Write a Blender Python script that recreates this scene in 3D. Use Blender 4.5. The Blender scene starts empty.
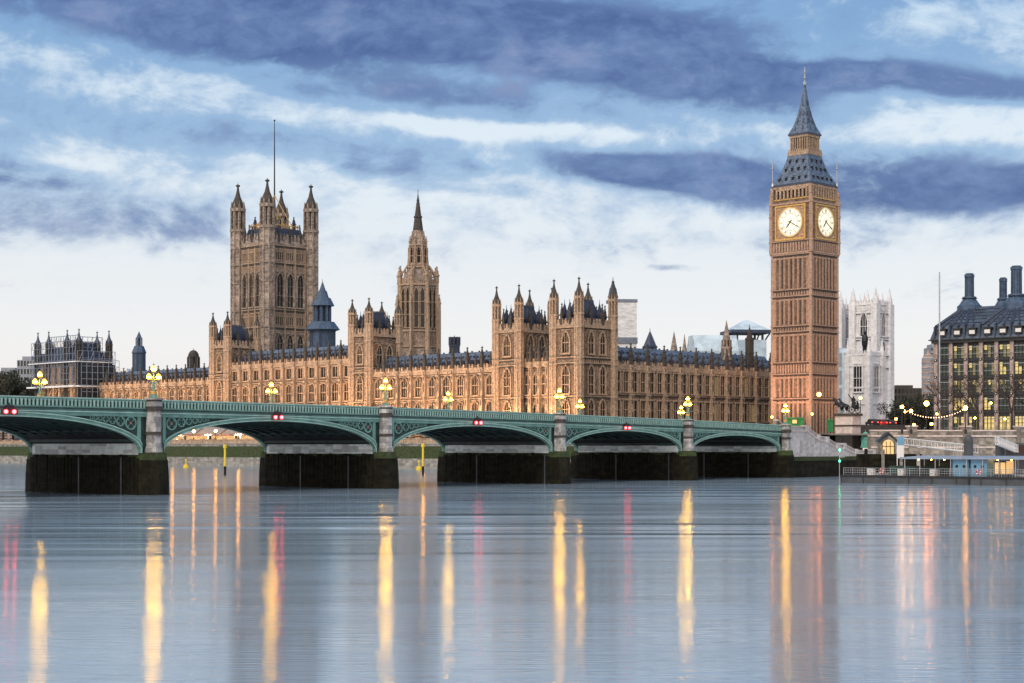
import bpy, bmesh, math, random
from math import radians as R, sin, cos, pi, sqrt
random.seed(7)
S = bpy.context.scene
COL = S.collection
# ------------------------------------------------------------------ camera
FPX, HOR, CAMH = 1670.0, 447.0, 5.5          # focal length in picture widths of 1024, horizon row, eye height over water
cd = bpy.data.cameras.new('camera'); cam = bpy.data.objects.new('camera', cd); COL.objects.link(cam)
cam.location = (0, 0, CAMH); cam.rotation_euler = (R(90), 0, 0)
cd.sensor_width = 36; cd.lens = FPX/1024*36; cd.shift_y = (HOR-341.5)/1024
cd.clip_start = 0.5; cd.clip_end = 20000
S.camera = cam
S.view_settings.view_transform = 'Standard'; S.view_settings.look = 'None'
S.view_settings.exposure = 0.14; S.view_settings.gamma = 1
# ------------------------------------------------------------------ sky
SUN_AZ, SUN_EL = (-0.50, -0.866), 34.0        # the low sun stands behind the viewer's left shoulder, behind thin cloud
W = bpy.data.worlds.new('World'); S.world = W; W.use_nodes = True
nt = W.node_tree; N = nt.nodes; L = nt.links; N.clear()
def nd(t, **k):
    n = N.new(t)
    for a, b in k.items(): setattr(n, a, b)
    return n
def mth(op, a, b=None, c=None, clamp=False):
    n = nd('ShaderNodeMath', operation=op, use_clamp=clamp)
    for i, q in enumerate((a, b, c)):
        if q is None: continue
        if isinstance(q, (int, float)): n.inputs[i].default_value = q
        else: L.new(q, n.inputs[i])
    return n.outputs[0]
def mapr(v, a, b, c, d, it='SMOOTHSTEP'):
    n = nd('ShaderNodeMapRange', interpolation_type=it)
    L.new(v, n.inputs['Value'])
    for k, q in zip(('From Min', 'From Max', 'To Min', 'To Max'), (a, b, c, d)): n.inputs[k].default_value = q
    return n.outputs['Result']
def mixc(f, a, b):
    n = nd('ShaderNodeMix', data_type='RGBA'); n.clamp_factor = True
    if isinstance(f, (int, float)): n.inputs[0].default_value = f
    else: L.new(f, n.inputs[0])
    for i, q in ((6, a), (7, b)):
        if isinstance(q, tuple): n.inputs[i].default_value = q + (1,)
        else: L.new(q, n.inputs[i])
    return n.outputs[2]
def lin(r, g, b): return tuple(((c/255+.055)/1.055)**2.4 if c > 10 else c/255/12.92 for c in (r, g, b))
sky = nd('ShaderNodeTexSky', sky_type='NISHITA', sun_disc=False)
sky.sun_elevation = R(SUN_EL); sky.sun_rotation = math.atan2(SUN_AZ[0], SUN_AZ[1]); sky.air_density = 1.2; sky.dust_density = 1.5
tc = nd('ShaderNodeTexCoord'); sp = nd('ShaderNodeSeparateXYZ'); L.new(tc.outputs['Generated'], sp.inputs[0])
az = mth('ARCTAN2', sp.outputs[0], sp.outputs[1])
hl = mth('SQRT', mth('ADD', mth('MULTIPLY', sp.outputs[0], sp.outputs[0]), mth('MULTIPLY', sp.outputs[1], sp.outputs[1])))
el = mth('ARCTAN2', mth('ABSOLUTE', sp.outputs[2]), hl)
cb = nd('ShaderNodeCombineXYZ'); L.new(az, cb.inputs[0]); L.new(el, cb.inputs[1])
def noise(vec, scale, detail, rough=.55, sx=1, sy=1, off=(0, 0, 0), dist=0.0):
    mp = nd('ShaderNodeMapping'); L.new(vec, mp.inputs[0]); mp.inputs['Scale'].default_value = (sx, sy, 1); mp.inputs['Location'].default_value = off
    n = nd('ShaderNodeTexNoise'); L.new(mp.outputs[0], n.inputs['Vector'])
    n.inputs['Scale'].default_value = scale; n.inputs['Detail'].default_value = detail; n.inputs['Roughness'].default_value = rough; n.inputs['Distortion'].default_value = dist
    return n
# domain-warped coordinate: clouds drift and tear
wn = noise(cb.outputs[0], 8, 4, .5, 1, 2.2)
wv = nd('ShaderNodeVectorMath', operation='SUBTRACT'); L.new(wn.outputs['Color'], wv.inputs[0]); wv.inputs[1].default_value = (.5, .5, .5)
ws = nd('ShaderNodeVectorMath', operation='MULTIPLY'); L.new(wv.outputs[0], ws.inputs[0]); ws.inputs[1].default_value = (.055, .022, 0)
wc = nd('ShaderNodeVectorMath', operation='ADD'); L.new(cb.outputs[0], wc.inputs[0]); L.new(ws.outputs[0], wc.inputs[1])
def bank(x, y, rx, ry, rot, amp):
    # one cloud bank: centre and half sizes as angles in the sky
    mp = nd('ShaderNodeMapping', vector_type='TEXTURE'); L.new(wc.outputs[0], mp.inputs[0])
    mp.inputs['Location'].default_value = ((x-512)/FPX, (HOR-y)/FPX, 0); mp.inputs['Rotation'].default_value = (0, 0, R(rot)); mp.inputs['Scale'].default_value = (rx/FPX, ry/FPX, 1)
    ln = nd('ShaderNodeVectorMath', operation='LENGTH'); L.new(mp.outputs[0], ln.inputs[0])
    return mapr(ln.outputs['Value'], 0.35, 1.25, amp, 0)
def total(lst):
    o = lst[0]
    for q in lst[1:]: o = mth('ADD', o, q)
    return o
dark = total([bank(*b) for b in (
    (200, 22, 420, 44, -3, .95), (520, 48, 380, 48, -4, 1.0), (690, 92, 200, 30, -9, .85), (930, 96, 210, 20, -7, .85), (330, 84, 230, 22, -9, .55), (640, 20, 160, 40, 0, .5),
    (640, 166, 130, 24, -5, .85), (830, 188, 250, 34, -2, 1.0), (1000, 205, 130, 26, 0, .7), (770, 150, 90, 16, 8, .4),
    (20, 182, 130, 15, -3, .60), (110, 218, 200, 30, -4, .50), (330, 150, 210, 18, -6, .42), (430, 182, 160, 14, -8, .36), (80, 128, 120, 18, -8, .26), (560, 112, 200, 16, -5, .35),
    (675, 268, 40, 4, -2, .42), (25, 292, 130, 12, 0, .20), (840, 240, 240, 14, 0, .2), (900, 20, 100, 14, 12, .25),
    (230, 112, 190, 18, -6, -.12), (560, 140, 230, 11, -5, -.38), (920, 140, 150, 20, -3, -.32), (960, 40, 150, 30, -6, -.15), (60, 78, 120, 14, -6, -.12), (440, 128, 120, 9, -6, -.3),
    (-700, 60, 500, 120, 0, .5), (1700, 120, 500, 90, 0, .6))])
cn = noise(wc.outputs[0], 17, 9, .62, 1, 1.75, (3.1, 1.7, 0))
cn2 = noise(wc.outputs[0], 46, 7, .62, 1, 1.7, (7.7, 4.2, 0))
nz = mth('ADD', mth('MULTIPLY', cn.outputs['Fac'], .66), mth('MULTIPLY', cn2.outputs['Fac'], .34))
nzc = mth('SUBTRACT', nz, .5)
# above the picture the deck goes on: broken cloud everywhere
updeck = mapr(el, .27, .45, 0, .55)
cover = mapr(mth('ADD', mth('ADD', dark, updeck), mth('MULTIPLY', nzc, 3.2)), .24, .98, 0, 1)
thin = mapr(mth('ADD', mth('ADD', mth('MULTIPLY', dark, .55), mth('MULTIPLY', nzc, 1.7)), mapr(el, .05, .2, -.1, .30)), .02, .42, 0, 1)
ramp = nd('ShaderNodeValToRGB'); L.new(mapr(el, 0, .30, 0, 1, 'LINEAR'), ramp.inputs[0])
cr = ramp.color_ramp; cr.elements[0].position = 0; cr.elements[0].color = lin(240, 232, 228) + (1,)
cr.elements[1].position = 1; cr.elements[1].color = lin(184, 214, 242) + (1,)
for p, c in ((.2, (240, 239, 240)), (.4, (228, 234, 240)), (.62, (222, 234, 244)), (.8, (206, 224, 240))):
    e = cr.elements.new(p); e.color = lin(*c) + (1,)
midc = nd('ShaderNodeValToRGB'); L.new(mapr(el, 0, .30, 0, 1, 'LINEAR'), midc.inputs[0])
cr = midc.color_ramp; cr.elements[0].color = lin(220, 222, 230) + (1,); cr.elements[1].color = lin(114, 154, 202) + (1,)
for p, c in ((.35, (205, 214, 228)), (.55, (158, 188, 220)), (.8, (130, 168, 210))):
    e = cr.elements.new(p); e.color = lin(*c) + (1,)
darkc = mixc(mapr(nz, .36, .66, 0, 1), lin(66, 92, 148), lin(112, 138, 184))
darkc = mixc(mapr(cn.outputs['Fac'], .54, .72, 0, .5), darkc, lin(142, 150, 186))
c1 = mixc(thin, ramp.outputs[0], midc.outputs[0])
c2 = mixc(cover, c1, darkc)
# warm dawn glow round the low sun, behind the viewer; spread wide as added fill on north faces
dotn = nd('ShaderNodeVectorMath', operation='DOT_PRODUCT'); L.new(tc.outputs['Generated'], dotn.inputs[0])
se = R(SUN_EL); dotn.inputs[1].default_value = (SUN_AZ[0]*cos(se), SUN_AZ[1]*cos(se), sin(se))
glow = mapr(dotn.outputs['Value'], -.25, .95, 0, 1)
c3 = mixc(glow, c2, (1.35, 1.2, 1.08))
# clouds are lit at ten times the sky's strength scale; some of the physical sky shines through
sc = nd('ShaderNodeVectorMath', operation='SCALE'); L.new(c3, sc.inputs[0]); sc.inputs['Scale'].default_value = 8.7
sk = nd('ShaderNodeVectorMath', operation='SCALE'); L.new(sky.outputs[0], sk.inputs[0]); sk.inputs['Scale'].default_value = 0.10
ad = nd('ShaderNodeVectorMath', operation='ADD'); L.new(sc.outputs[0], ad.inputs[0]); L.new(sk.outputs[0], ad.inputs[1])
bg = nd('ShaderNodeBackground'); bg.inputs['Strength'].default_value = 0.1; L.new(ad.outputs[0], bg.inputs[0])
wo = nd('ShaderNodeOutputWorld'); L.new(bg.outputs[0], wo.inputs[0])
# ------------------------------------------------------------------ sun
sd = bpy.data.lights.new('sun', 'SUN'); sd.energy = 1.15; sd.angle = R(11); sd.color = (1, .86, .72)
so = bpy.data.objects.new('sun', sd); COL.objects.link(so); so.location = (-300, -200, 150)
so.rotation_euler = (R(90-SUN_EL), 0, math.atan2(SUN_AZ[1], SUN_AZ[0]) + pi/2)
# ------------------------------------------------------------------ materials
def mat(name, col, rough=.8, metal=0.0, var=.25, scale=1.0, col2=None, stretch=(1, 1, 1), bump=0.0, emit=None, estr=0.0, blocks=None, spec=.5, streak=0.0, blo=.62):
    m = bpy.data.materials.new(name); m.use_nodes = True
    t = m.node_tree; b = t.nodes['Principled BSDF']
    b.inputs['Roughness'].default_value = rough; b.inputs['Metallic'].default_value = metal; b.inputs['Specular IOR Level'].default_value = spec
    if emit:
        b.inputs['Emission Color'].default_value = tuple(emit) + (1,); b.inputs['Emission Strength'].default_value = estr
    co = t.nodes.new('ShaderNodeTexCoord'); mp = t.nodes.new('ShaderNodeMapping'); t.links.new(co.outputs['Object'], mp.inputs[0]); mp.inputs['Scale'].default_value = stretch
    n1 = t.nodes.new('ShaderNodeTexNoise'); t.links.new(mp.outputs[0], n1.inputs['Vector']); n1.inputs['Scale'].default_value = scale; n1.inputs['Detail'].default_value = 7; n1.inputs['Roughness'].default_value = .68
    rp = t.nodes.new('ShaderNodeMapRange'); t.links.new(n1.outputs['Fac'], rp.inputs['Value']); rp.inputs['From Min'].default_value = .3; rp.inputs['From Max'].default_value = .7
    mx = t.nodes.new('ShaderNodeMix'); mx.data_type = 'RGBA'; t.links.new(rp.outputs['Result'], mx.inputs[0])
    c2 = col2 if col2 else tuple(c*(1-var*1.6) for c in col)
    mx.inputs[6].default_value = tuple(c2) + (1,); mx.inputs[7].default_value = tuple(min(1, c*(1+var*.5)) for c in col) + (1,)
    out = mx.outputs[2]
    def mul(a, fac, lo):
        # multiply A by LO..1 following FAC
        r = t.nodes.new('ShaderNodeMapRange'); t.links.new(fac, r.inputs['Value']); r.inputs['From Min'].default_value = .32; r.inputs['From Max'].default_value = .62; r.inputs['To Min'].default_value = lo; r.inputs['To Max'].default_value = 1
        v = t.nodes.new('ShaderNodeVectorMath'); v.operation = 'SCALE'; t.links.new(a, v.inputs[0]); t.links.new(r.outputs['Result'], v.inputs['Scale'])
        return v.outputs[0]
    if streak:      # patches of old soot and cleaned stone
        n3 = t.nodes.new('ShaderNodeTexNoise'); t.links.new(co.outputs['Object'], n3.inputs['Vector']); n3.inputs['Scale'].default_value = .16; n3.inputs['Detail'].default_value = 6; n3.inputs['Roughness'].default_value = .65
        out = mul(out, n3.outputs['Fac'], 1-streak*.8)
    if streak:      # rain-washed soot: long in z
        m2 = t.nodes.new('ShaderNodeMapping'); t.links.new(co.outputs['Object'], m2.inputs[0]); m2.inputs['Scale'].default_value = (1, 1, .13)
        n2 = t.nodes.new('ShaderNodeTexNoise'); t.links.new(m2.outputs[0], n2.inputs['Vector']); n2.inputs['Scale'].default_value = .9; n2.inputs['Detail'].default_value = 5
        out = mul(out, n2.outputs['Fac'], 1-streak)
    if blocks:      # ashlar courses: each block its own tone
        w, h = blocks
        m3 = t.nodes.new('ShaderNodeMapping'); t.links.new(co.outputs['Object'], m3.inputs[0]); m3.inputs['Scale'].default_value = (1/w, 1/w, 1/h)
        wn = t.nodes.new('ShaderNodeTexWhiteNoise'); wn.noise_dimensions = '3D'
        fl = t.nodes.new('ShaderNodeVectorMath'); fl.operation = 'FLOOR'; t.links.new(m3.outputs[0], fl.inputs[0]); t.links.new(fl.outputs[0], wn.inputs['Vector'])
        out = mul(out, wn.outputs['Value'], blo)
    t.links.new(out, b.inputs['Base Color'])
    if bump:
        bp = t.nodes.new('ShaderNodeBump'); bp.inputs['Strength'].default_value = bump; bp.inputs['Distance'].default_value = .2; t.links.new(n1.outputs['Fac'], bp.inputs['Height']); t.links.new(bp.outputs[0], b.inputs['Normal'])
    return m
M = {}
M['stone'] = mat('palace_limestone', (.42, .295, .21), .9, scale=1.3, var=.5, blocks=(.9, .45), streak=.42, bump=.6)
M['trim'] = mat('carved_limestone', (.58, .42, .30), .9, scale=2.2, var=.45, streak=.25, bump=.6)
M['soot_shade'] = mat('sooty_shaded_limestone', (.075, .066, .06), .9, scale=1.8, var=.4, bump=.4)  # sooty stone that also carries painted shade, below strings and in slits
M['tower_stone'] = mat('brown_limestone', (.335, .225, .17), .9, scale=1.2, var=.36, blocks=(.8, .4), streak=.30, bump=.5)
M['tower_trim'] = mat('brown_carved_stone', (.47, .32, .24), .9, scale=2, var=.34, bump=.5)
M['grey_stone'] = mat('grey_tower_stone', (.56, .455, .385), .9, scale=1.1, var=.34, blocks=(1.2, .6), streak=.38, bump=.5)
M['white_stone'] = mat('pale_portland_stone', (.86, .86, .89), .9, scale=1, var=.12, blocks=(1.2, .6), streak=.12, blo=.88)
M['slate'] = mat('blue_slate', (.12, .175, .265), .42, scale=2.5, var=.4, blocks=(.8, .35))
M['iron_roof'] = mat('cast_iron_roof_tiles', (.125, .185, .29), .45, scale=2.5, var=.4, blocks=(.7, .5))
M['dark_roof'] = mat('dark_lead_roof', (.045, .065, .12), .45, scale=1.6, var=.45)
M['glass'] = mat('leaded_glass', (.016, .016, .016), .22, scale=1.5, var=.5, blocks=(.7, 1.1))
M['void'] = mat('dark_opening', (.012, .012, .014), .9)
M['gold'] = mat('gilded_iron', (.72, .44, .13), .38, metal=.5, scale=2, var=.3)
M['dial'] = mat('opal_dial_glass', (.25, .23, .18), .5, emit=(1, .89, .66), estr=1.06, var=.05)
M['black'] = mat('black_paint', (.015, .015, .018), .6)
M['green'] = mat('bridge_green_paint', (.18, .375, .335), .5, scale=.7, var=.30, streak=.18)
M['green_lt'] = mat('pale_green_paint', (.33, .54, .49), .5, scale=.9, var=.25)
M['green_dk'] = mat('shaded_iron_paint', (.022, .055, .055), .6, scale=1, var=.4)  # darker copy of the bridge green, shade of recesses put into it
M['under'] = mat('shade_dark_underside', (.006, .008, .009), .8, scale=.8, var=.5)  # near-black iron: shade under the arches put into the colour
M['granite'] = mat('bridge_granite', (.60, .60, .60), .85, scale=1.5, var=.4, blocks=(.9, .6), streak=.3)
M['stair_granite'] = mat('pale_stair_granite', (.66, .65, .66), .85, scale=1.5, var=.2, blocks=(1.3, .55), streak=.25, blo=.84)
M['pale'] = mat('pale_painted_masonry', (.80, .88, .90), .8, scale=1.2, var=.2, blocks=(1.6, .4))
M['weed'] = mat('tide_black_granite', (.005, .006, .005), .85, spec=.15, blocks=(1.3, .6), scale=1.6, col2=(.030, .028, .016), var=.4, bump=.5, streak=.3)
M['algae'] = mat('green_algae_stone', (.045, .075, .018), .9, scale=1.3, col2=(.012, .014, .010), bump=.6)
M['rail_metal'] = mat('galvanised_metal', (.45, .47, .5), .4, metal=.6)
M['white'] = mat('white_paint', (.78, .78, .78), .6, var=.06)
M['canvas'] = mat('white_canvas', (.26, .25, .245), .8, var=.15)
M['yellow'] = mat('yellow_paint', (.75, .55, .03), .55, var=.2)
M['red'] = mat('red_paint', (.55, .02, .02), .35, var=.1)
M['bronze'] = mat('dark_bronze', (.022, .025, .028), .45, metal=.5, var=.3)
M['kiosk_green'] = mat('kiosk_green_paint', (.01, .22, .07), .5, var=.2)
M['copper'] = mat('verdigris_copper', (.14, .45, .38), .6, var=.25)
M['hull'] = mat('grey_hull_paint', (.075, .088, .105), .5, scale=.5, var=.3, streak=.2)
M['cabin'] = mat('pale_blue_cabin', (.16, .36, .55), .5, var=.15)
M['canopy'] = mat('blue_grey_metal_roof', (.24, .31, .42), .4, var=.15)
M['pink_granite'] = mat('pale_pink_granite', (.78, .68, .64), .8, var=.22, scale=1.5, streak=.2)
M['brick_wall'] = mat('embankment_granite', (.46, .425, .38), .9, scale=1.2, var=.35, blocks=(1.4, .6), streak=.3)
M['river_wall'] = mat('river_wall_stone', (.40, .40, .38), .9, scale=1.0, var=.3, blocks=(1.6, .7), streak=.3)
M['office_stone'] = mat('pink_sandstone_pier', (.50, .395, .365), .85, scale=1.5, var=.2, blocks=(3, .9))
M['office_dark'] = mat('bronze_cladding', (.035, .04, .045), .45, metal=.3, var=.3)
M['office_roof'] = mat('dark_bronze_roof', (.085, .125, .185), .4, metal=.2, var=.35, blocks=(1.5, .6))
M['asphalt'] = mat('asphalt', (.05, .05, .052), .9, var=.3)
M['paving'] = mat('stone_paving', (.26, .25, .23), .9, var=.3)
M['ground'] = mat('city_ground', (.10, .10, .095), .95, scale=.2, var=.3)
M['bark'] = mat('tree_bark', (.055, .045, .038), .95, scale=3, var=.4)
M['leaf'] = mat('evergreen_leaves', (.045, .055, .032), .85, scale=.4, var=.5, col2=(.02, .026, .022))
M['leaf2'] = mat('dull_olive_leaves', (.06, .06, .042), .85, scale=.4, var=.5)
M['concrete'] = mat('grey_concrete', (.30, .33, .38), .85, scale=.5, var=.2)
M['blueclad'] = mat('blue_cladding', (.055, .105, .19), .5, scale=1, var=.4)
M['sheet'] = mat('white_scaffold_sheeting', (.82, .84, .88), .5, scale=.35, var=.3, stretch=(1, 1, 3.5))
M['bluesheet'] = mat('pale_blue_roof_sheeting', (.55, .70, .82), .4, scale=.35, var=.25)
M['steel'] = mat('scaffold_tube', (.22, .26, .33), .5, metal=.4)
M['rubber'] = mat('tyre_rubber', (.02, .02, .02), .8)
M['car'] = mat('dark_car_paint', (.03, .03, .04), .3)
M['glow'] = mat('amber_lamp_glass', (1, .7, .25), .4, emit=(1, .36, .03), estr=2.6, var=.02)
M['core'] = mat('amber_lamp_mantle', (1, .7, .25), .4, emit=(1, .50, .012), estr=165, var=.02)
M['glow_w'] = mat('warm_lamp_glass', (1, .8, .5), .4, emit=(1, .40, .05), estr=60, var=.02)
M['tail'] = mat('tail_lamp_glass', (.6, .05, .03), .4, emit=(1, .05, .03), estr=5)
M['bulb'] = mat('festoon_bulb', (1, .7, .5), .4, emit=(1, .52, .25), estr=7)
M['bus_window'] = mat('lit_bus_window', (.3, .2, .1), .3, emit=(1, .62, .3), estr=.5)
M['glow_o'] = mat('sodium_lamp_glass', (1, .5, .2), .4, emit=(1, .26, .03), estr=40, var=.02)
M['glow_r'] = mat('red_signal_glass', (1, .05, .03), .4, emit=(1, .03, .035), estr=26, var=.02)
M['glow_g'] = mat('green_signal_glass', (.1, 1, .4), .4, emit=(.05, 1, .35), estr=10, var=.02)
M['lit'] = mat('lit_window', (.5, .4, .15), .5, emit=(1, .76, .27), estr=.52, var=.3)
M['lit_dim'] = mat('dimly_lit_window', (.12, .13, .06), .4, emit=(1, .80, .36), estr=.15, var=.3)
M['lit_w'] = mat('lit_interior', (.5, .4, .2), .5, emit=(1, .55, .2), estr=.7, var=.3)
M['rose'] = mat('dull_pink_paint', (.35, .16, .17), .6)
M['office_glass'] = mat('office_glazing', (.04, .085, .075), .15, var=.4, scale=.8)
# ------------------------------------------------------------------ mesh helpers
class MB:
    def __init__(s): s.v = []; s.f = []; s.m = []
    def add(s, vs, fs, m=0):
        o = len(s.v); s.v += [tuple(p) for p in vs]
        for f in fs: s.f.append(tuple(i+o for i in f)); s.m.append(m)
        return s
    def box(s, x0, y0, z0, x1, y1, z1, m=0):
        return s.add([(x0, y0, z0), (x1, y0, z0), (x1, y1, z0), (x0, y1, z0), (x0, y0, z1), (x1, y0, z1), (x1, y1, z1), (x0, y1, z1)],
              [(0, 3, 2, 1), (4, 5, 6, 7), (0, 1, 5, 4), (1, 2, 6, 5), (2, 3, 7, 6), (3, 0, 4, 7)], m)
    def frus(s, cx, cy, z0, z1, r0, r1, n=8, m=0, ry=None):
        # prism or cone; r is the half width across flats; ry = y/x ratio
        k = 1/cos(pi/n); ry = ry or 1; vs = []
        for z, r in ((z0, r0), (z1, r1)):
            for i in range(n):
                a = 2*pi*(i+.5)/n; vs.append((cx+r*k*cos(a), cy+r*k*sin(a)*ry, z))
        fs = [(i, (i+1) % n, n+(i+1) % n, n+i) for i in range(n)] + [tuple(range(n))[::-1], tuple(range(n, 2*n))]
        return s.add(vs, fs, m)
    def prof(s, cx, cy, pts, n=8, m=0, ry=None):
        for (z0, r0), (z1, r1) in zip(pts, pts[1:]):
            if z1 > z0+1e-6: s.frus(cx, cy, z0, z1, max(r0, .004), max(r1, .004), n, m, ry)
        return s
    def tube(s, a, b, r, n=6, m=0, r1=None):
        r1 = r if r1 is None else r1
        ax = [b[i]-a[i] for i in range(3)]; l = sqrt(sum(q*q for q in ax)) or 1e-6; ax = [q/l for q in ax]
        h = (0, 0, 1) if abs(ax[2]) < .9 else (1, 0, 0)
        u = (ax[1]*h[2]-ax[2]*h[1], ax[2]*h[0]-ax[0]*h[2], ax[0]*h[1]-ax[1]*h[0]); lu = sqrt(sum(q*q for q in u)); u = [q/lu for q in u]
        w = (ax[1]*u[2]-ax[2]*u[1], ax[2]*u[0]-ax[0]*u[2], ax[0]*u[1]-ax[1]*u[0]); vs = []
        for p, rr in ((a, r), (b, r1)):
            for i in range(n):
                c, d = rr*cos(2*pi*i/n), rr*sin(2*pi*i/n); vs.append(tuple(p[j]+c*u[j]+d*w[j] for j in range(3)))
        return s.add(vs, [(i, (i+1) % n, n+(i+1) % n, n+i) for i in range(n)] + [tuple(range(n))[::-1], tuple(range(n, 2*n))], m)
    def path(s, ps, r, n=6, m=0):
        for a, b in zip(ps, ps[1:]): s.tube(a, b, r, n, m)
        return s
    def ext(s, pts, y0, y1, m=0):
        # polygon in xz pushed through y
        n = len(pts); vs = [(x, y0, z) for x, z in pts] + [(x, y1, z) for x, z in pts]
        return s.add(vs, [tuple(range(n)), tuple(range(n, 2*n))[::-1]] + [(i, n+i, n+(i+1) % n, (i+1) % n) for i in range(n)], m)
    def extx(s, pts, x0, x1, m=0):
        n = len(pts); vs = [(x0, y, z) for y, z in pts] + [(x1, y, z) for y, z in pts]
        return s.add(vs, [tuple(range(n))[::-1], tuple(range(n, 2*n))] + [(i, (i+1) % n, n+(i+1) % n, n+i) for i in range(n)], m)
    def ball(s, c, r, m=0, nu=10, nv=7, sz=1.0):
        vs = [(c[0], c[1], c[2]-r*sz)]
        for j in range(1, nv):
            a = -pi/2+pi*j/nv
            for i in range(nu): vs.append((c[0]+r*cos(a)*cos(2*pi*i/nu), c[1]+r*cos(a)*sin(2*pi*i/nu), c[2]+r*sz*sin(a)))
        vs.append((c[0], c[1], c[2]+r*sz)); T = len(vs)-1; fs = []
        for i in range(nu):
            k = (i+1) % nu; fs.append((0, 1+k, 1+i)); fs.append((T, T-nu+i, T-nu+k))
            for j in range(nv-2): fs.append((1+j*nu+i, 1+j*nu+k, 1+(j+1)*nu+k, 1+(j+1)*nu+i))
        return s.add(vs, fs, m)
    def mesh(s, name, mats, smooth=False):
        me = bpy.data.meshes.new(name); me.from_pydata(s.v, [], s.f)
        for q in (mats if isinstance(mats, (list, tuple)) else [mats]): me.materials.append(M[q])
        me.polygons.foreach_set('material_index', s.m)
        if smooth: me.polygons.foreach_set('use_smooth', [True]*len(s.f))
        me.update(); return me
    def build(s, name, mats, parent=None, loc=None, rz=0, smooth=False):
        return inst(s.mesh(name, mats, smooth), name, parent, loc, rz)
def inst(me, name, parent=None, loc=None, rz=0, sc=None):
    o = bpy.data.objects.new(name, me); COL.objects.link(o)
    if parent: o.parent = parent
    if loc is None: loc = (0, 0, -root_of(o).get('base', 0.0)) if parent and not parent.parent else (0, 0, 0)
    o.location = loc; o.rotation_euler = (0, 0, rz)
    if sc: o.scale = sc
    return o
BASE = {}
def root_of(o):
    while o.parent: o = o.parent
    return BASEPROXY(o)
class BASEPROXY:
    def __init__(s, o): s.o = o
    def get(s, k, d): return BASE.get(s.o.name, d)
def thing(name, label, cat, loc, rz=0, group=None):
    # loc z is the height of its foot; meshes built under it use heights above water
    o = bpy.data.objects.new(name, None); COL.objects.link(o); o.empty_display_size = .5
    o.location = loc; o.rotation_euler = (0, 0, rz); o['label'] = label; o['category'] = cat
    if group: o['group'] = group
    BASE[o.name] = loc[2]; return o
def tag(o, label, cat, group=None):
    o['label'] = label; o['category'] = cat
    if group: o['group'] = group
    return o
def struct(o): o['kind'] = 'structure'; return o
def at(px, Y): return ((px-512)/FPX*Y, Y)
def hz(py, Y): return CAMH+(HOR-py)/FPX*Y
# ------------------------------------------------------------------ plan
TH = math.atan2(-.7003, .7139)                # local +x runs north along the river front, local +y into the palace
XV, YV = (.7139, -.7003), (.7003, .7139)
CN = (17.0, 400.0)                            # the palace's north-east corner
def pal(t, o): return (CN[0]-XV[0]*t+YV[0]*o, CN[1]-XV[1]*t+YV[1]*o)   # t metres south along the front, o metres inland
G = 8.0                                       # street level above the water
BR = math.atan2(.7647, .6444); AB = (48.8, 299.4)   # bridge: local +x runs west to the abutment at x = 0, +y across the deck
def brp(x, y): return (AB[0]+.6444*x-.7647*y, AB[1]+.7647*x+.6444*y)
# ------------------------------------------------------------------ water and land
wm = bpy.data.materials.new('river_water'); wm.use_nodes = True
t = wm.node_tree; b = t.nodes['Principled BSDF']
b.inputs['Base Color'].default_value = (.22, .315, .41, 1); b.inputs['IOR'].default_value = 3.2; b.inputs['Specular IOR Level'].default_value = .75
co = t.nodes.new('ShaderNodeTexCoord')
def wnoise(scl, rot, scale, det, rough=.5):
    mp = t.nodes.new('ShaderNodeMapping'); t.links.new(co.outputs['Object'], mp.inputs[0]); mp.inputs['Scale'].default_value = scl; mp.inputs['Rotation'].default_value = (0, 0, R(rot))
    n = t.nodes.new('ShaderNodeTexNoise'); t.links.new(mp.outputs[0], n.inputs['Vector']); n.inputs['Scale'].default_value = scale; n.inputs['Detail'].default_value = det; n.inputs['Roughness'].default_value = rough
    return n.outputs['Fac']
def wmap(v, a, bb, c, d):
    n = t.nodes.new('ShaderNodeMapRange'); n.interpolation_type = 'SMOOTHSTEP'; t.links.new(v, n.inputs['Value'])
    for k, q in zip(('From Min', 'From Max', 'To Min', 'To Max'), (a, bb, c, d)): n.inputs[k].default_value = q
    return n.outputs['Result']
flow = wnoise((.035, .16, 1), -8, 1.0, 5, .6)            # long slicks drawn out by the current
t.links.new(wmap(flow, .36, .64, .075, .155), b.inputs['Roughness'])
rip = wnoise((.22, 2.4, 1), 4, 1.5, 3, .55); slk = wnoise((.012, .10, 1), -5, 1, 2, .5)
b1_ = t.nodes.new('ShaderNodeBump'); b1_.inputs['Strength'].default_value = 1; b1_.inputs['Distance'].default_value = .19; 
# the piers stir the stream: long slicks between them, smooth water farther down
sxyz = t.nodes.new('ShaderNodeSeparateXYZ'); t.links.new(co.outputs['Object'], sxyz.inputs[0])
stir = t.nodes.new('ShaderNodeMath'); stir.operation = 'MULTIPLY'; t.links.new(wmap(slk, .40, .72, 0, 1), stir.inputs[0]); t.links.new(wmap(sxyz.outputs[1], 70, 135, .10, 1), stir.inputs[1])
t.links.new(stir.outputs[0], b1_.inputs['Height'])
bp = t.nodes.new('ShaderNodeBump'); bp.inputs['Strength'].default_value = 1; bp.inputs['Distance'].default_value = .013; t.links.new(rip, bp.inputs['Height']); t.links.new(b1_.outputs[0], bp.inputs['Normal']); t.links.new(bp.outputs[0], b.inputs['Normal'])
M['water'] = wm
w = MB(); w.add([(-900, -60, 0), (900, -60, 0), (900, 1500, 0), (-900, 1500, 0)], [(0, 1, 2, 3)])
struct(w.build('river_water', 'water'))
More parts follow.
